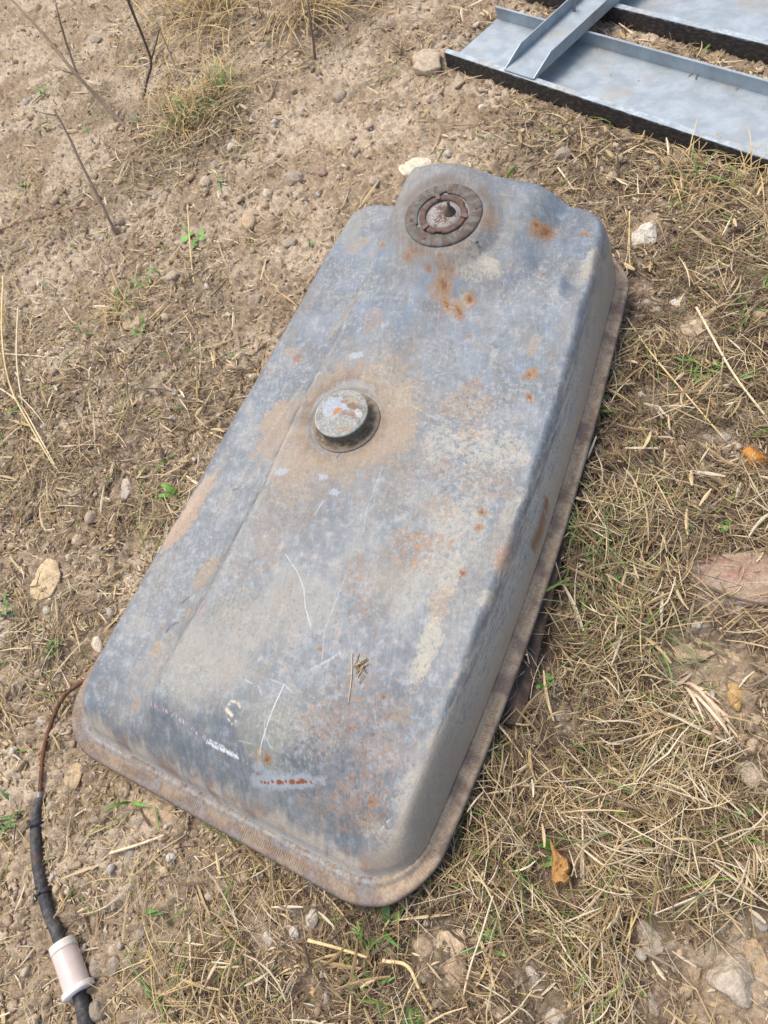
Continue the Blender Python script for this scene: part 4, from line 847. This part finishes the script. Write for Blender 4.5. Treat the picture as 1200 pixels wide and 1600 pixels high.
crumbs('soil_crumbs', 34000, .0010, .0036, 31, lambda x, y, z: np.clip(1.1-.5*z[:, 2], 0, 1)*sst(.3, .7, fbm(x, y, 10, 3, 741)), [(.44, .35, .26), (.38, .30, .22), (.50, .41, .31), (.30, .23, .17)])
crumbs('gravel', 2600, .003, .0105, 32, lambda x, y, z: np.clip(1.2-.5*z[:, 2], 0, 1)*sst(.3, .6, fbm(x, y, 7, 3, 745)), [(.43, .335, .235), (.42, .33, .23), (.47, .38, .28), (.38, .30, .22), (.54, .46, .36), (.40, .30, .20), (.43, .33, .23), (.56, .51, .43), (.48, .36, .24)])

crumbs('soil_clods', 1500, .0045, .014, 33, lambda x, y, z: np.clip(1.15-.75*z[:, 2], 0, 1)*sst(.42, .66, fbm(x, y, 5, 3, 785)), [(.44, .335, .22), (.40, .305, .20), (.48, .37, .25), (.37, .28, .185), (.52, .41, .29)])
# ------------------------------------------------------------------ straw litter
def fibres(name, cnt, L0, L1, w0, w1, seed, dens, cols, lift, curl=.25, tilt=.12, seg=3, green=0, lbl=None):
    r = np.random.default_rng(seed); k = cnt*5
    px = r.uniform(-220, 1420, k); py = r.uniform(-160, 1950, k)
    D = Fv*FPX+Rv*(px-600)[:, None]-Uv*(py-800)[:, None]; t = -CH/D[:, 2]; P = np.array([0, 0, CH])+D*t[:, None]
    P = P[(P[:, 1] < 4.2) & (t > 0)]
    # even out the density: fewer per pixel far away than on screen would be too thin, keep some
    dist = np.linalg.norm(P-np.array([0, 0, CH]), axis=1)
    zn = zone(P[:, 0], P[:, 1]); acc = (r.random(len(P)) < dens(P[:, 0], P[:, 1], zn)*np.clip((dist/1.1)**1.2, .6, 2.2)/2.2) & ~under_tank(P) & ~FR_(P) & ~FR2(P)
    acc &= ~keepout(P, r, pad=.002+.12*L1); P = P[acc][:cnt]; zn = zn[acc][:cnt]; n_ = len(P)
    L_ = L0*(L1/L0)**(r.random(n_)**1.5); wd = w0*(w1/w0)**(r.random(n_)**1.5)*np.clip(np.linalg.norm(P-np.array([0, 0, CH]), axis=1)/1.2, .9, 1.5)
    swirl = noise(P[:, 0], P[:, 1], 5, 751)*12.6
    a = np.where(r.random(n_) < .5, swirl+r.normal(0, .4, n_), r.random(n_)*6.28)
    cu = r.normal(0, curl, n_); ti = r.normal(0, tilt, n_)
    tt_ = np.linspace(-.5, .5, seg+1); ang = a[:, None]+cu[:, None]*tt_[None, :]*3
    kink = (r.random(n_) < .12)*r.normal(0, .8, n_); ang += kink[:, None]*(tt_[None, :] > .05)
    dx = np.cos(ang)*(L_/seg)[:, None]; dy = np.sin(ang)*(L_/seg)[:, None]
    X = P[:, 0:1]+np.cumsum(dx, 1)-dx.sum(1, keepdims=True)/2; Y = P[:, 1:2]+np.cumsum(dy, 1)-dy.sum(1, keepdims=True)/2
    h0 = gh(X, Y); base = h0.max(1, keepdims=True)*.7+h0*.3
    lft = (r.random(n_)**1.6*lift*(.3+zn[:, 1]))[:, None]
    Z = base+.004+lft+(tt_[None, :]*L_[:, None]*ti[:, None]); Z = np.maximum(Z, h0+.0015)+.25*L_[:, None]*np.maximum(0, ti)[:, None]*0
    nx_ = -np.sin(ang); ny_ = np.cos(ang); roll = r.uniform(-.6, .6, n_)
    tp = np.clip(1-np.abs(tt_)*1.1, .35, 1)[None, :]
    hw = wd[:, None]*.5*tp
    A = np.stack([X+nx_*hw, Y+ny_*hw, Z+np.tan(roll)[:, None]*hw], -1); B = np.stack([X-nx_*hw, Y-ny_*hw, Z-np.tan(roll)[:, None]*hw], -1)
    Cc = np.stack([X, Y, Z+hw*.75], -1)
    V = np.stack([A, Cc, B], 2)       # n, seg+1, 3, 3
    V = V.reshape(-1, 3); m_ = (seg+1)*3
    f = []
    for s in range(seg):
        b_ = s*3; f += [(b_, b_+1, b_+4, b_+3), (b_+1, b_+2, b_+5, b_+4), (b_+2, b_, b_+3, b_+5)]
    f = np.array(f); F_ = (f[None]+(np.arange(n_)*m_)[:, None, None]).reshape(-1, 4)
    cols = np.array(cols); ci = r.random(n_)
    bright, dark = cols[:len(cols)//2], cols[len(cols)//2:]
    isd = r.random(n_) < np.clip(zn[:, 2]*.92*(1-.75*lft[:, 0]/max(lift*1.2, 1e-6)), .08, .8)
    c = np.where(isd[:, None], dark[r.integers(0, len(dark), n_)], bright[r.integers(0, len(bright), n_)])*r.uniform(.75, 1.18, (n_, 1))
    if green: c = np.where((r.random(n_) < green)[:, None], np.array([.16, .24, .05])*r.uniform(.6, 1.3, (n_, 1)), c)
    c = np.repeat(c, m_, 0)
    o = mesh(name, V, F_, M_straw, col=c, smooth=False); o['kind'] = 'stuff'; return o
ST = [(.47, .345, .175), (.60, .465, .26), (.30, .21, .105), (.66, .55, .38), (.21, .14, .085), (.15, .10, .06), (.28, .21, .14), (.10, .07, .048)]
DK = [(.30, .21, .12), (.36, .25, .13), (.22, .15, .09), (.42, .32, .19), (.14, .095, .06), (.10, .07, .045), (.18, .125, .08), (.08, .055, .04)]  # darker browns for the low hay, shade between straws put into the colour
fibres('straw_blades', 5200, .02, .09, .0030, .0065, 54, lambda x, y, z: np.clip(z[:, 1]*.55+z[:, 0]*.15, 0, 1)*sst(.3, .6, fbm(x, y, 8, 3, 768)), ST, .022, .12, .14, 4, green=.05)
fibres('straw_chips', 60000, .006, .034, .0010, .0040, 51, lambda x, y, z: z[:, 0]*sst(.22, .5, fbm(x, y, 11, 3, 761)), ST, .008, .10, .10, 2)
fibres('straw_litter', 27000, .03, .12, .0009, .0028, 52, lambda x, y, z: z[:, 1]*sst(.34, .58, fbm(x, y, 6, 3, 765)), ST, .024, .16, .12, 4, green=.05)
fibres('fine_hay', 46000, .012, .07, .0006, .0018, 53, lambda x, y, z: np.clip(z[:, 1]*.85*sst(.3, .5, z[:, 2])*sst(.3, .52, fbm(x, y, 7, 3, 775))+z[:, 0]*.12, 0, 1.2), DK, .018, .26, .12, 4, green=.02)

# ------------------------------------------------------------------ individual stalks, tufts, plants
def blades(name, px, py, nb, L0, L1, w_, cols, spread, parent=None, lean=None, lieflat=.3, seed=0, rad=.02, m=M_leaf, base=None):
    r = np.random.default_rng(seed); b0 = gp(px, py) if base is None else base; V = []; F_ = []; Cl = []; seg = 5
    cols = np.array(cols)
    for k in range(nb):
        q = r.normal(0, rad, 2); a = r.random()*6.28 if lean is None else lean+r.normal(0, spread)
        L_ = r.uniform(L0, L1); up = r.uniform(.25, 1.2) if r.random() > lieflat else r.uniform(.02, .25); d = np.array([math.cos(a), math.sin(a), 0])
        side = np.array([-math.sin(a), math.cos(a), 0]); p = np.array([q[0], q[1], gz(b0[0]+q[0], b0[1]+q[1])-b0[2]]); el = up+.4; c = cols[r.integers(0, len(cols))]*r.uniform(.8, 1.2)
        o_ = len(V)
        for s in range(seg+1):
            t = s/seg; wi = w_*r.uniform(.9, 1.1)*(math.sin(math.pi*(.18+.82*t))**.6 if t < .999 else .08)*.5
            V += [p+side*wi, p-np.array([0, 0, wi*.45]), p-side*wi]; Cl += [c, c*.85, c]
            st_ = L_/seg; p = p+st_*(d*math.cos(el)+np.array([0, 0, math.sin(el)])); el -= (up+.75)/seg*(1.1 if p[2] > .004 else 0)
            floor = gz(b0[0]+p[0], b0[1]+p[1])-b0[2]+.004
            if p[2] < floor: p[2] = floor; el = max(el, 0)
        for s in range(seg):
            b_ = o_+s*3; F_ += [(b_, b_+1, b_+4, b_+3), (b_+1, b_+2, b_+5, b_+4)]
    return mesh(name, np.array(V), np.array(F_), m, parent, col=np.array(Cl), loc=None if parent is not None else b0)
GR = [(.10, .24, .035), (.14, .30, .05), (.20, .34, .07), (.09, .19, .04)]
DG = [(.56, .41, .18), (.64, .48, .24), (.48, .34, .15), (.36, .26, .14)]
def imgdir(dx, dy, px=600, py=800): e = at(px+dx, py+dy)-at(px, py); return math.atan2(e[1], e[0])
def tuft(px, py, n, L0, L1, w_, cols, label, rad=.03, seed=0, lean=None, spread=1.2, flat=.3, name='dry_grass_tuft', cat='grass tuft', ng=0):
    b0 = gp(px, py); t = empty(name, b0); tag(t, label, cat)
    o = blades('dry_blades', px, py, n, L0, L1, w_, cols, spread, t, lean, flat, seed, rad, M_straw)
    if ng: blades('green_blades', px, py, ng, L0*.6, L1*.8, w_*1.3, GR, spread, t, lean, flat, seed+1, rad*.3)
    return t
tuft(330, 25, 220, .10, .30, .0030, DG, 'big golden dry grass tuft at the top of the photo, left of centre', .09, 1, flat=.5)
tuft(480, 20, 130, .12, .34, .0030, DG, 'golden flattened dry grass fanning right at the top centre', .05, 2, lean=imgdir(60, 10, 450, 30), spread=.7, flat=.6)
tuft(300, 190, 190, .07, .20, .0024, DG, 'mixed green and straw-coloured grass tuft left of the bare soil', .06, 3, flat=.5, ng=34)
tuft(345, 150, 60, .08, .2, .0024, DG, 'thin half green tuft above and right of the mixed one', .04, 4, lean=imgdir(10, -60, 345, 150), spread=.9, ng=20)
tuft(195, 480, 60, .05, .12, .002, DG, 'small dark dry tuft with green shoots left of the tank', .03, 5, flat=.5, ng=12)
tuft(1090, 290, 90, .05, .13, .0020, DG, 'dry grass tuft just below the blackened channel side on the right', .035, 6, flat=.4, ng=8)
tuft(1170, 300, 60, .05, .14, .0022, DG, 'dry grass tuft at the right edge below the channel', .04, 7, flat=.5, ng=5)
tuft(255, 540, 60, .03, .09, .0016, [(.30, .21, .13), (.40, .3, .18)], 'dark matted dry grass patch left of the tank\'s middle', .03, 8, flat=.7)
tuft(1075, 1075, 26, .05, .11, .0042, [(.72, .56, .38), (.66, .50, .33)], 'bundle of broad pale dry leaves below the cracked mud slab', .008, 9, lean=imgdir(45, 60, 1075, 1075), spread=.16, flat=.7, name='dry_leaf_bundle', cat='dry leaves')
tuft(970, 1400, 24, .06, .14, .0022, DG, 'sheaf of pale straw above the teardrop stone', .012, 10, lean=imgdir(-30, 60, 970, 1400), spread=.2, flat=.8, name='straw_sheaf', cat='straw')
tuft(920, 850, 90, .05, .15, .0018, [(.20, .22, .10), (.35, .27, .16), (.14, .2, .07)], 'dark green and brown flattened grass beside the tank\'s right flange', .05, 12, flat=.6, ng=14)
tuft(1010, 1000, 70, .05, .14, .0018, [(.22, .25, .10), (.45, .35, .2)], 'greenish tangled grass left of the cracked mud slab', .03, 13, flat=.5, ng=10)
tuft(1030, 1250, 60, .05, .14, .0022, [(.25, .28, .14), (.40, .34, .2), (.2, .22, .1)], 'dull green flattened grass in the lower right straw', .05, 14, flat=.8, ng=8)
tuft(270, 1560, 50, .05, .13, .0016, DG, 'sparse dry tuft with green blades at the bottom left', .04, 15, flat=.5, ng=8)
tuft(60, 300, 40, .04, .11, .0016, DG, 'wispy dry tuft at the left edge behind the dark stalk', .05, 16, flat=.6, ng=4)
# green shoots
def shoot(px, py, n, L0, L1, w_, label, seed, lean=None, spread=.8, rad=.004, flat=.1, cols=GR, name='grass_shoot', cat='grass shoot'):
    o = blades(name, px, py, n, L0*1.1, L1*1.1, w_*1.25, cols, spread, None, lean, flat, 500+seed, rad if n > 3 else .001); tag(o, label, cat); return o
shoot(283, 775, 4, .04, .055, .0085, 'long-leaved bright green weed poking out at the tank\'s left edge', 1, imgdir(-40, -8, 283, 775), .55, .002, .5, name='leafy_weed', cat='weed')
shoot(1090, 590, 11, .025, .05, .0038, 'cluster of short bright green grass blades right of the tank', 2, rad=.014)
shoot(1140, 605, 3, .04, .06, .005, 'two long green blades below the grass cluster on the right', 3, imgdir(40, -15, 1140, 605), .5)
shoot(1165, 500, 7, .03, .055, .0036, 'upright green grass blades near the right edge, above the grass cluster', 4, rad=.014)
shoot(1190, 455, 3, .02, .035, .0034, 'tiny green blades at the right edge above the upright blades', 5)
shoot(1040, 555, 3, .025, .04, .0036, 'pair of curved green blades right of the tank\'s upper flange', 6)
shoot(570, 1470, 12, .02, .05, .005, 'dark green weed right below the tank\'s lower corner', 7, rad=.014, name='leafy_weed', cat='weed')
shoot(610, 1450, 2, .045, .06, .009, 'broad light green leaf beside the weed at the tank\'s lower corner', 8, imgdir(30, -30, 610, 1450), .2, name='leafy_weed', cat='weed')
shoot(815, 1395, 3, .03, .045, .005, 'single green blade left of the orange bark shard', 9, imgdir(10, -30, 815, 1395), .3)
shoot(870, 1325, 2, .02, .03, .006, 'green blade touching the tip of the orange bark shard', 10, imgdir(-25, -10, 870, 1325), .3)
shoot(785, 1195, 3, .025, .035, .005, 'green blades beside the tank\'s lower right flange', 11, imgdir(-5, -20, 785, 1195), .4)
shoot(820, 1270, 9, .012, .03, .0035, 'scattered small green leaves in straw below the dark metal strip', 12, rad=.025)
shoot(10, 960, 5, .03, .05, .005, 'green blades at the left edge beside the flat tan slab', 13)
shoot(95, 1025, 5, .03, .05, .003, 'thin green blades above the rusty pipe', 14, imgdir(-20, -30, 95, 1025), .5)
shoot(20, 1275, 7, .025, .045, .0045, 'green weed at the left edge beside the black hose', 15, rad=.012, name='leafy_weed', cat='weed')
shoot(60, 152, 7, .025, .045, .005, 'small bright green grass tuft at the far left', 16, rad=.015)
shoot(150, 180, 7, .025, .05, .004, 'scattered green shoots between the dry stalks', 17, rad=.035)
shoot(50, 291, 2, .04, .055, .009, 'single pale green leaf lying on soil at the far left', 18, imgdir(-20, 0, 50, 291), .2, flat=1)
shoot(235, 440, 6, .03, .06, .004, 'green blades right of the small dark dry tuft', 19, rad=.02)
shoot(222, 520, 5, .02, .045, .006, 'dark green curved blades above the matted grass patch', 20, rad=.012)
shoot(375, 550, 5, .018, .03, .004, 'small green sprout at the tank\'s left edge, beside the filler', 21, rad=.006)
shoot(485, 390, 3, .02, .035, .003, 'thin green shoots at the tank\'s upper left shoulder', 22)
shoot(230, 1425, 2, .03, .04, .005, 'green blade right of the black hose', 23, imgdir(30, -10, 110, 1430), .2)
shoot(1180, 1310, 6, .03, .06, .006, 'dark green blades at the right edge in the lower straw', 24, imgdir(-40, 5, 1180, 1310), .8)
shoot(1010, 1560, 2, .012, .02, .004, 'tiny green blade above the bottom edge, left of the largest rock', 25)
shoot(900, 760, 4, .02, .04, .005, 'green blades under the right flange at the tank\'s middle', 26, imgdir(40, 10, 900, 760), .5)
shoot(955, 915, 3, .03, .04, .004, 'green blade lying in straw right of the metal strip', 27, imgdir(40, -8, 955, 915), .3)
shoot(680, 130, 3, .01, .02, .004, 'tiny green sprout at the foot of the rounded tan stone', 28)
for k_, (x, y, n_, lb) in enumerate([(1000, 690, 3, 'thin green blades beside the small clover'), (1075, 575, 6, 'short green blades left of the green grass cluster'), (1150, 470, 3, 'green blade leaning above the upright blades on the right'), (950, 840, 5, 'green blades among dark flattened grass by the flange'),
     (1050, 1130, 4, 'green blades just below the pale dry leaf bundle'), (1140, 1290, 4, 'small green blades left of the right edge in the lower straw'), (840, 1350, 4, 'small green blades left of the bark shard, above the single blade'), (730, 1330, 4, 'green blades beside the lower right flange'), (760, 1480, 3, 'green blades just below the clover patch'),
     (930, 1180, 4, 'green blades in thick straw above the bark shard, to its right'), (590, 1540, 3, 'green blade under the broken straw stalk'), (375, 1590, 3, 'thin green blades at the bottom edge'), (205, 1255, 2, 'tiny green shoot under the near left flange'), (70, 205, 4, 'green shoots on bare soil left of the lowest dark stalk'),
     (130, 525, 2, 'single pale green blade on the left soil'), (25, 650, 3, 'small dark green blades left of the long curved straw'), (265, 720, 2, 'tiny green blade above the long-leaved weed'), (100, 1000, 3, 'green blades between the tan slab and the tank'), (345, 290, 3, 'thin green shoots right of the dry tuft'), (1010, 860, 3, 'green blades below the clover on the right')]):
    shoot(x, y, n_, .025, .05, .0042, lb, 60+k_, rad=.006)
def leafplant(px, py, leaves, size, label, seed, name='clover', cat='clover', colr=(.13, .34, .05)):
    r = np.random.default_rng(seed); b0 = gp(px, py); t = empty(name, b0); tag(t, label, cat)
    for (dx, dy, s) in leaves:
        tip = at(px+dx, py+dy, b0[2]+.012)-b0; tip[2] = r.uniform(.010, .018)
        V = [tip+np.array([0, 0, .0005])]; Cl = [np.array(colr)*1.25]; nr, nt_ = 3, 14; R0 = size*s*.34; nrm = r.normal(0, .28, 2); c = np.array(colr)*r.uniform(.8, 1.2)
        for i in range(1, nr+1):
            for j in range(nt_):
                a = 6.283*j/nt_; rr = R0*i/nr*(1+.12*math.cos(a*1)); x = rr*math.cos(a); y = rr*math.sin(a)*.85; V.append(tip+np.array([x, y, x*nrm[0]+y*nrm[1]-12*(rr**2)*(1 if i == nr else .6)])); Cl.append(c*(1.1 if i < nr else .9))
        F_ = [(0, 1+j, 1+(j+1) % nt_) for j in range(nt_)]
        for i in range(nr-1):
            for j in range(nt_): F_.append((1+i*nt_+j, 1+(i+1)*nt_+j, 1+(i+1)*nt_+(j+1) % nt_, 1+i*nt_+(j+1) % nt_))
        mesh('leaf', np.array(V), F_, M_leaf, t, col=np.array(Cl))
        tube('stem', [np.array([0, 0, -.002]), tip*.5+np.array([0, 0, .003]), tip-np.array([0, 0, .0005])], [.0008, .0007, .0006], M_leaf, (.12, .2, .05), t, segs=5, sub=3)
leafplant(300, 372, [(-12, 2, 1.3), (2, 12, 1.2), (14, -8, 1.3), (-4, -6, 1.1), (4, 4, 1), (16, 2, .8), (-10, -12, .8)], .026, 'bright green leafy seedling on soil left of the tank', 1, 'leafy_weed', 'weed', (.13, .31, .05))
leafplant(1132, 820, [(-9, 0, 1), (0, 7, 1), (6, -5, 1.05)], .017, 'three-leaf clover in straw near the right edge', 2)
leafplant(1104, 800, [(-3, 0, 1), (4, 4, .8)], .012, 'tiny pair of clover leaves left of the three-leaf clover', 3)
leafplant(1012, 690, [(-7, 3, 1), (5, -4, 1), (4, 5, .9)], .016, 'small clover midway along the tank\'s right side', 4)
leafplant(855, 1065, [(2, -6, 1.1), (-4, 6, .9), (5, 2, 1)], .018, 'small green seedling right of the dark metal strip', 5, 'leafy_weed', 'weed')
leafplant(768, 1448, [(-3, -9, 1), (-2, 12, 1.2), (14, 2, 1), (16, 10, .9)], .018, 'patch of clover right of the crumbling clod', 6)
leafplant(640, 1585, [(-6, -2, 1.3), (8, 6, 1.5), (-2, 14, 1.4), (12, 16, 1.3)], .022, 'green leaves cut off by the bottom edge below the broken straw stalk', 7, 'leafy_weed', 'weed', (.10, .26, .04))
leafplant(912, 1527, [(-8, -4, .9), (0, 5, 1.1), (9, 5, .9)], .015, 'small light green sprout left of the teardrop stone', 8, 'leafy_weed', 'weed', (.2, .42, .08))
leafplant(205, 187, [(-4, 0, 1), (5, -3, 1), (2, 6, 1)], .024, 'dark green seedling at the foot of the thick dry stalk', 9, 'leafy_weed', 'weed', (.05, .18, .08))
leafplant(855, 1070, [(-14, 4, .8)], .014, 'single green leaf left of the seedling by the metal strip', 10, 'leafy_weed', 'weed')

# dry stalks standing top left
def stalk(name, label, cat, paths, colr=(.17, .125, .09), m=M_stem):
    b0 = gp(*paths[0][0][:2]); t = empty(name, b0); tag(t, label, cat)
    for k, (P, rad) in enumerate([(p[:-1], p[-1]) for p in paths]):
        pts = [(gp(x, y, z) if z < .02 else at(x, y, z))-b0 for x, y, z in P]
        tube('stem' if k == 0 else 'branch', pts, np.linspace(rad[0], rad[1], len(pts)), m, colr, t, segs=8, vary=.25, seed=k)
stalk('dry_stalk', 'single dark leaning dry stalk, lowest on the left', 'dry stalk', [[(187, 380, -.01), (162, 325, .05), (130, 262, .11), (108, 215, .15), (85, 172, .19), (.0045, .0028)], [(86, 180, .185), (72, 178, .19), (60, 175, .195), (.0018, .001)]])
stalk('dry_stalk', 'thick pale brown forked dry stalk leaning left, top left', 'dry stalk', [[(202, 206, -.01), (160, 160, .06), (120, 117, .13), (75, 62, .2), (30, 12, .26), (-20, -40, .3), (.0068, .0024)], [(120, 115, .13), (108, 80, .18), (96, 42, .24), (88, 10, .28), (80, -30, .3), (.0035, .002)], [(118, 116, .13), (98, 110, .15), (80, 100, .16), (.003, .001)]], (.27, .20, .14))
stalk('dry_stalk', 'dark forked dry stalk beside the green and dry tuft', 'dry stalk', [[(223, 162, -.01), (230, 125, .05), (236, 96, .09), (222, 55, .16), (200, 0, .25), (188, -40, .3), (.0036, .004)], [(235, 98, .09), (243, 70, .12), (249, 46, .15), (.0028, .0016)]], (.14, .11, .085))
stalk('dry_stalk', 'thin dark upright stalk at the top centre', 'dry stalk', [[(493, 98, -.01), (489, 60, .06), (483, 20, .12), (478, -30, .18), (.004, .003)], [(487, 50, .07), (497, 42, .08), (510, 55, .06), (.002, .001)]], (.22, .17, .13))
stalk('dry_stalk', 'very thin grey-brown stalk leaning left inside the green and dry tuft', 'dry stalk', [[(285, 135, 0), (272, 100, .05), (258, 65, .1), (245, 38, .14), (.003, .002)]], (.36, .28, .18))
stalk('creeping_runner', 'reddish brown runner stem lying on the soil at the left edge', 'dry stalk', [[(-20, 368, .006), (20, 352, .008), (70, 338, .01), (110, 328, .008), (152, 318, .005), (.003, .0022)]], (.26, .15, .10))
stalk('dead_twig', 'dark twig lying in straw below the dark leaning grass, right of the tank', 'twig', [[(905, 780, .012), (935, 830, .02), (965, 880, .022), (985, 930, .015), (1020, 945, .01), (.003, .0022)]], (.16, .12, .09))
stalk('dead_twig', 'dark brown twig lying across the half-buried brick', 'twig', [[(1045, 900, .02), (1100, 915, .03), (1150, 935, .03), (1215, 948, .03), (.003, .002)]], (.15, .11, .08))
stalk('dead_twig', 'thick dark twig slanting through the bottom straw', 'twig', [[(520, 1545, .012), (570, 1500, .015), (610, 1470, .014), (.005, .003)]], (.16, .12, .08))
stalk('dead_twig', 'dark twig lying in straw left of the orange bark shard', 'twig', [[(815, 1285, .01), (860, 1290, .015), (905, 1292, .012), (.004, .003)]], (.13, .10, .08))
SY = (.66, .50, .25); SP = (.70, .57, .38)
def straws(lst):
    for lb, P, r0, c in lst: stalk('straw_stalk', lb, 'straw', [[*[(x, y, z) for x, y, z in P], (r0, r0*.8)]], c, M_straw)
straws([
 ('long curved straw running down the left edge to the straw pile', [(5, 430, .02), (3, 520, .03), (15, 600, .03), (50, 670, .025), (88, 735, .008)], .0022, SY),
 ('long straight straw crossing beside the curved one on the left', [(28, 480, .02), (26, 560, .03), (36, 640, .012)], .002, SP),
 ('pale straw joining the curved one at its lower end', [(-10, 600, .02), (30, 630, .02), (60, 680, .02), (92, 738, .008)], .002, SP),
 ('pale horizontal straw at the left edge', [(-10, 552, .012), (40, 555, .014), (92, 560, .01)], .0018, SP),
 ('pale straw stick lying below the tank\'s near edge', [(172, 1333, .012), (215, 1320, .014), (257, 1305, .012)], .0024, SP),
 ('broken yellow straw stalk, upper piece, below the tank\'s lower corner', [(481, 1469, .02), (530, 1482, .022), (574, 1496, .02)], .0024, SY),
 ('broken yellow straw stalk, bent lower piece', [(598, 1501, .02), (636, 1509, .022), (655, 1545, .02), (675, 1578, .015)], .0026, SY),
 ('thin pale straw standing beside the clover patch', [(723, 1560, .012), (735, 1510, .03), (752, 1460, .045), (770, 1400, .06)], .0014, SP),
 ('upright yellow straw on soil beside the bright green seedling', [(303, 443, .006), (298, 395, .02), (293, 320, .05)], .0022, SY),
 ('long thin straw slanting past the flange, right of the tank', [(978, 495, .012), (1020, 555, .03), (1075, 620, .03), (1135, 690, .012)], .0016, SY),
 ('long pale straw slanting right of the flat mud disc', [(1088, 480, .02), (1115, 530, .03), (1150, 590, .03), (1200, 655, .02)], .0022, SP),
 ('vertical yellow straw right of the white chunky stone\'s left side', [(985, 425, .008), (983, 380, .02), (984, 330, .035)], .0016, SY),
 ('yellow horizontal straws crossing the bottom right straw', [(800, 1448, .02), (870, 1460, .025), (950, 1468, .02)], .002, SY),
 ('long yellow straw slanting above the dull green grass, lower right', [(965, 1268, .02), (1020, 1290, .03), (1086, 1320, .02)], .002, SY),
 ('upright thin straw left of the teardrop stone', [(912, 1385, .012), (911, 1330, .03), (910, 1275, .045)], .0016, SP),
 ('brown straw curving at the right end of the soil near the channel', [(905, 470-215, .01), (890, 240, .01), (877, 262, .01)], .0015, (.4, .3, .2)),
 ('flat straw piece between the tank\'s right shoulder and the channel', [(872, 262, .01), (885, 280, .012), (897, 297, .01)], .002, SP),
 ('dry straw lying inside the steel channel', [(1095, 168, .009), (1112, 165, .01), (1130, 162, .009)], .0016, SY),
 ('thin curved straw inside the channel, farthest right', [(1126, 186, .009), (1138, 198, .012), (1146, 222, .009)], .0012, (.5, .4, .3)),
 ('brown fibre lying on the channel\'s raised far side', [(1120, 131, .012), (1135, 135, .014), (1150, 138, .012)], .002, (.45, .3, .16)),
])
# bits on the tank
def on_tank(px, py, dz=.0015):
    z = .16
    for _ in range(5): q = uv(px, py, z); z = hz(q[0], q[1])+dz
    return at(px, py, z)
b0 = on_tank(565, 1040); cl = empty('straw_wisp', b0); tag(cl, 'small clump of dry straw bits lying on the tank', 'straw')
r_ = np.random.default_rng(9)
for k in range(12):
    p = on_tank(565+r_.normal(0, 6), 1040+r_.normal(0, 8), .001+.002*r_.random()); a = imgdir(1, -1.4, 565, 1040)+r_.normal(0, .5); L_ = r_.uniform(.004, .012)
    e = np.array([math.cos(a), math.sin(a), r_.normal(0, .15)])*L_; tube('fibre', [p-b0-e, p-b0+e*.1+np.array([0, 0, .001]), p-b0+e], .0007, M_straw, (.5, .36, .2) if k % 2 else (.25, .16, .09), cl, segs=5, sub=3)
P = [on_tank(x, y, .0012) for x, y in ((550, 1022), (550, 1045), (548, 1070), (544, 1100))]; b0 = P[0]
o = tube('straw_stalk', [p-b0 for p in P], [.0008, .0008, .0007, .0005], M_straw, (.55, .42, .25), None, segs=6); o.location = b0; tag(o, 'single thin straw lying on the tank beside the straw clump', 'straw')
# fly
fp = on_tank(745, 379, .0016); V, F_ = ICO[3]; bx_ = V.copy(); 
bx_ = bx_*np.array([.0042, .0017, .0015]); bx_[:, 1] *= 1-.35*np.abs(bx_[:, 0]/.0042-.2); bx_ *= np.where(np.abs(bx_[:, 0:1]+-.0024) < .0004, .8, 1)
fly = mesh('fly', bx_, F_, M_insect, col=np.tile([.02, .022, .025], (len(V), 1)), loc=fp); fly.rotation_euler = (0, 0, imgdir(10, -5, 745, 379)); tag(fly, 'small black fly sitting on the tank below the sender opening', 'fly')
for s in (-1, 1):
    a = .35*s; wv_ = [np.array([.0010, .0006*s, .0014])]+[np.array([.0010-.0055*t*math.cos(a), .0006*s+.0055*t*math.sin(a)+s*.0011*math.sin(3.14*t)*w_, .0016+.0006*t]) for t, w_ in ((.3, 1), (.7, 1), (1, 0), (.7, -1), (.3, -1))]
    V = np.array(wv_+[p+np.array([0, 0, .00012]) for p in wv_]); F_ = [(0, 1, 2, 3, 4, 5), (11, 10, 9, 8, 7, 6)]+[(i, (i+1) % 6+0, (i+1) % 6+6, i+6) for i in range(6)]
    mesh('wing', V, F_, M_insect, fly, col=np.tile([.12, .12, .13], (12, 1)))
for s in (-1, 1):
    for xo in (-.001, .0004, .0018): tube('leg', [np.array([xo, .0010*s, .0002]), np.array([xo*1.3, .0026*s, .0010]), np.array([xo*1.7, .0042*s, -.0016])], .00022, M_insect, (.02, .02, .02), fly, segs=5, sub=3)
# stones on the tank roof? none
print('objects', len(bpy.data.objects), 'verts', sum(len(m.vertices) for m in bpy.data.meshes))
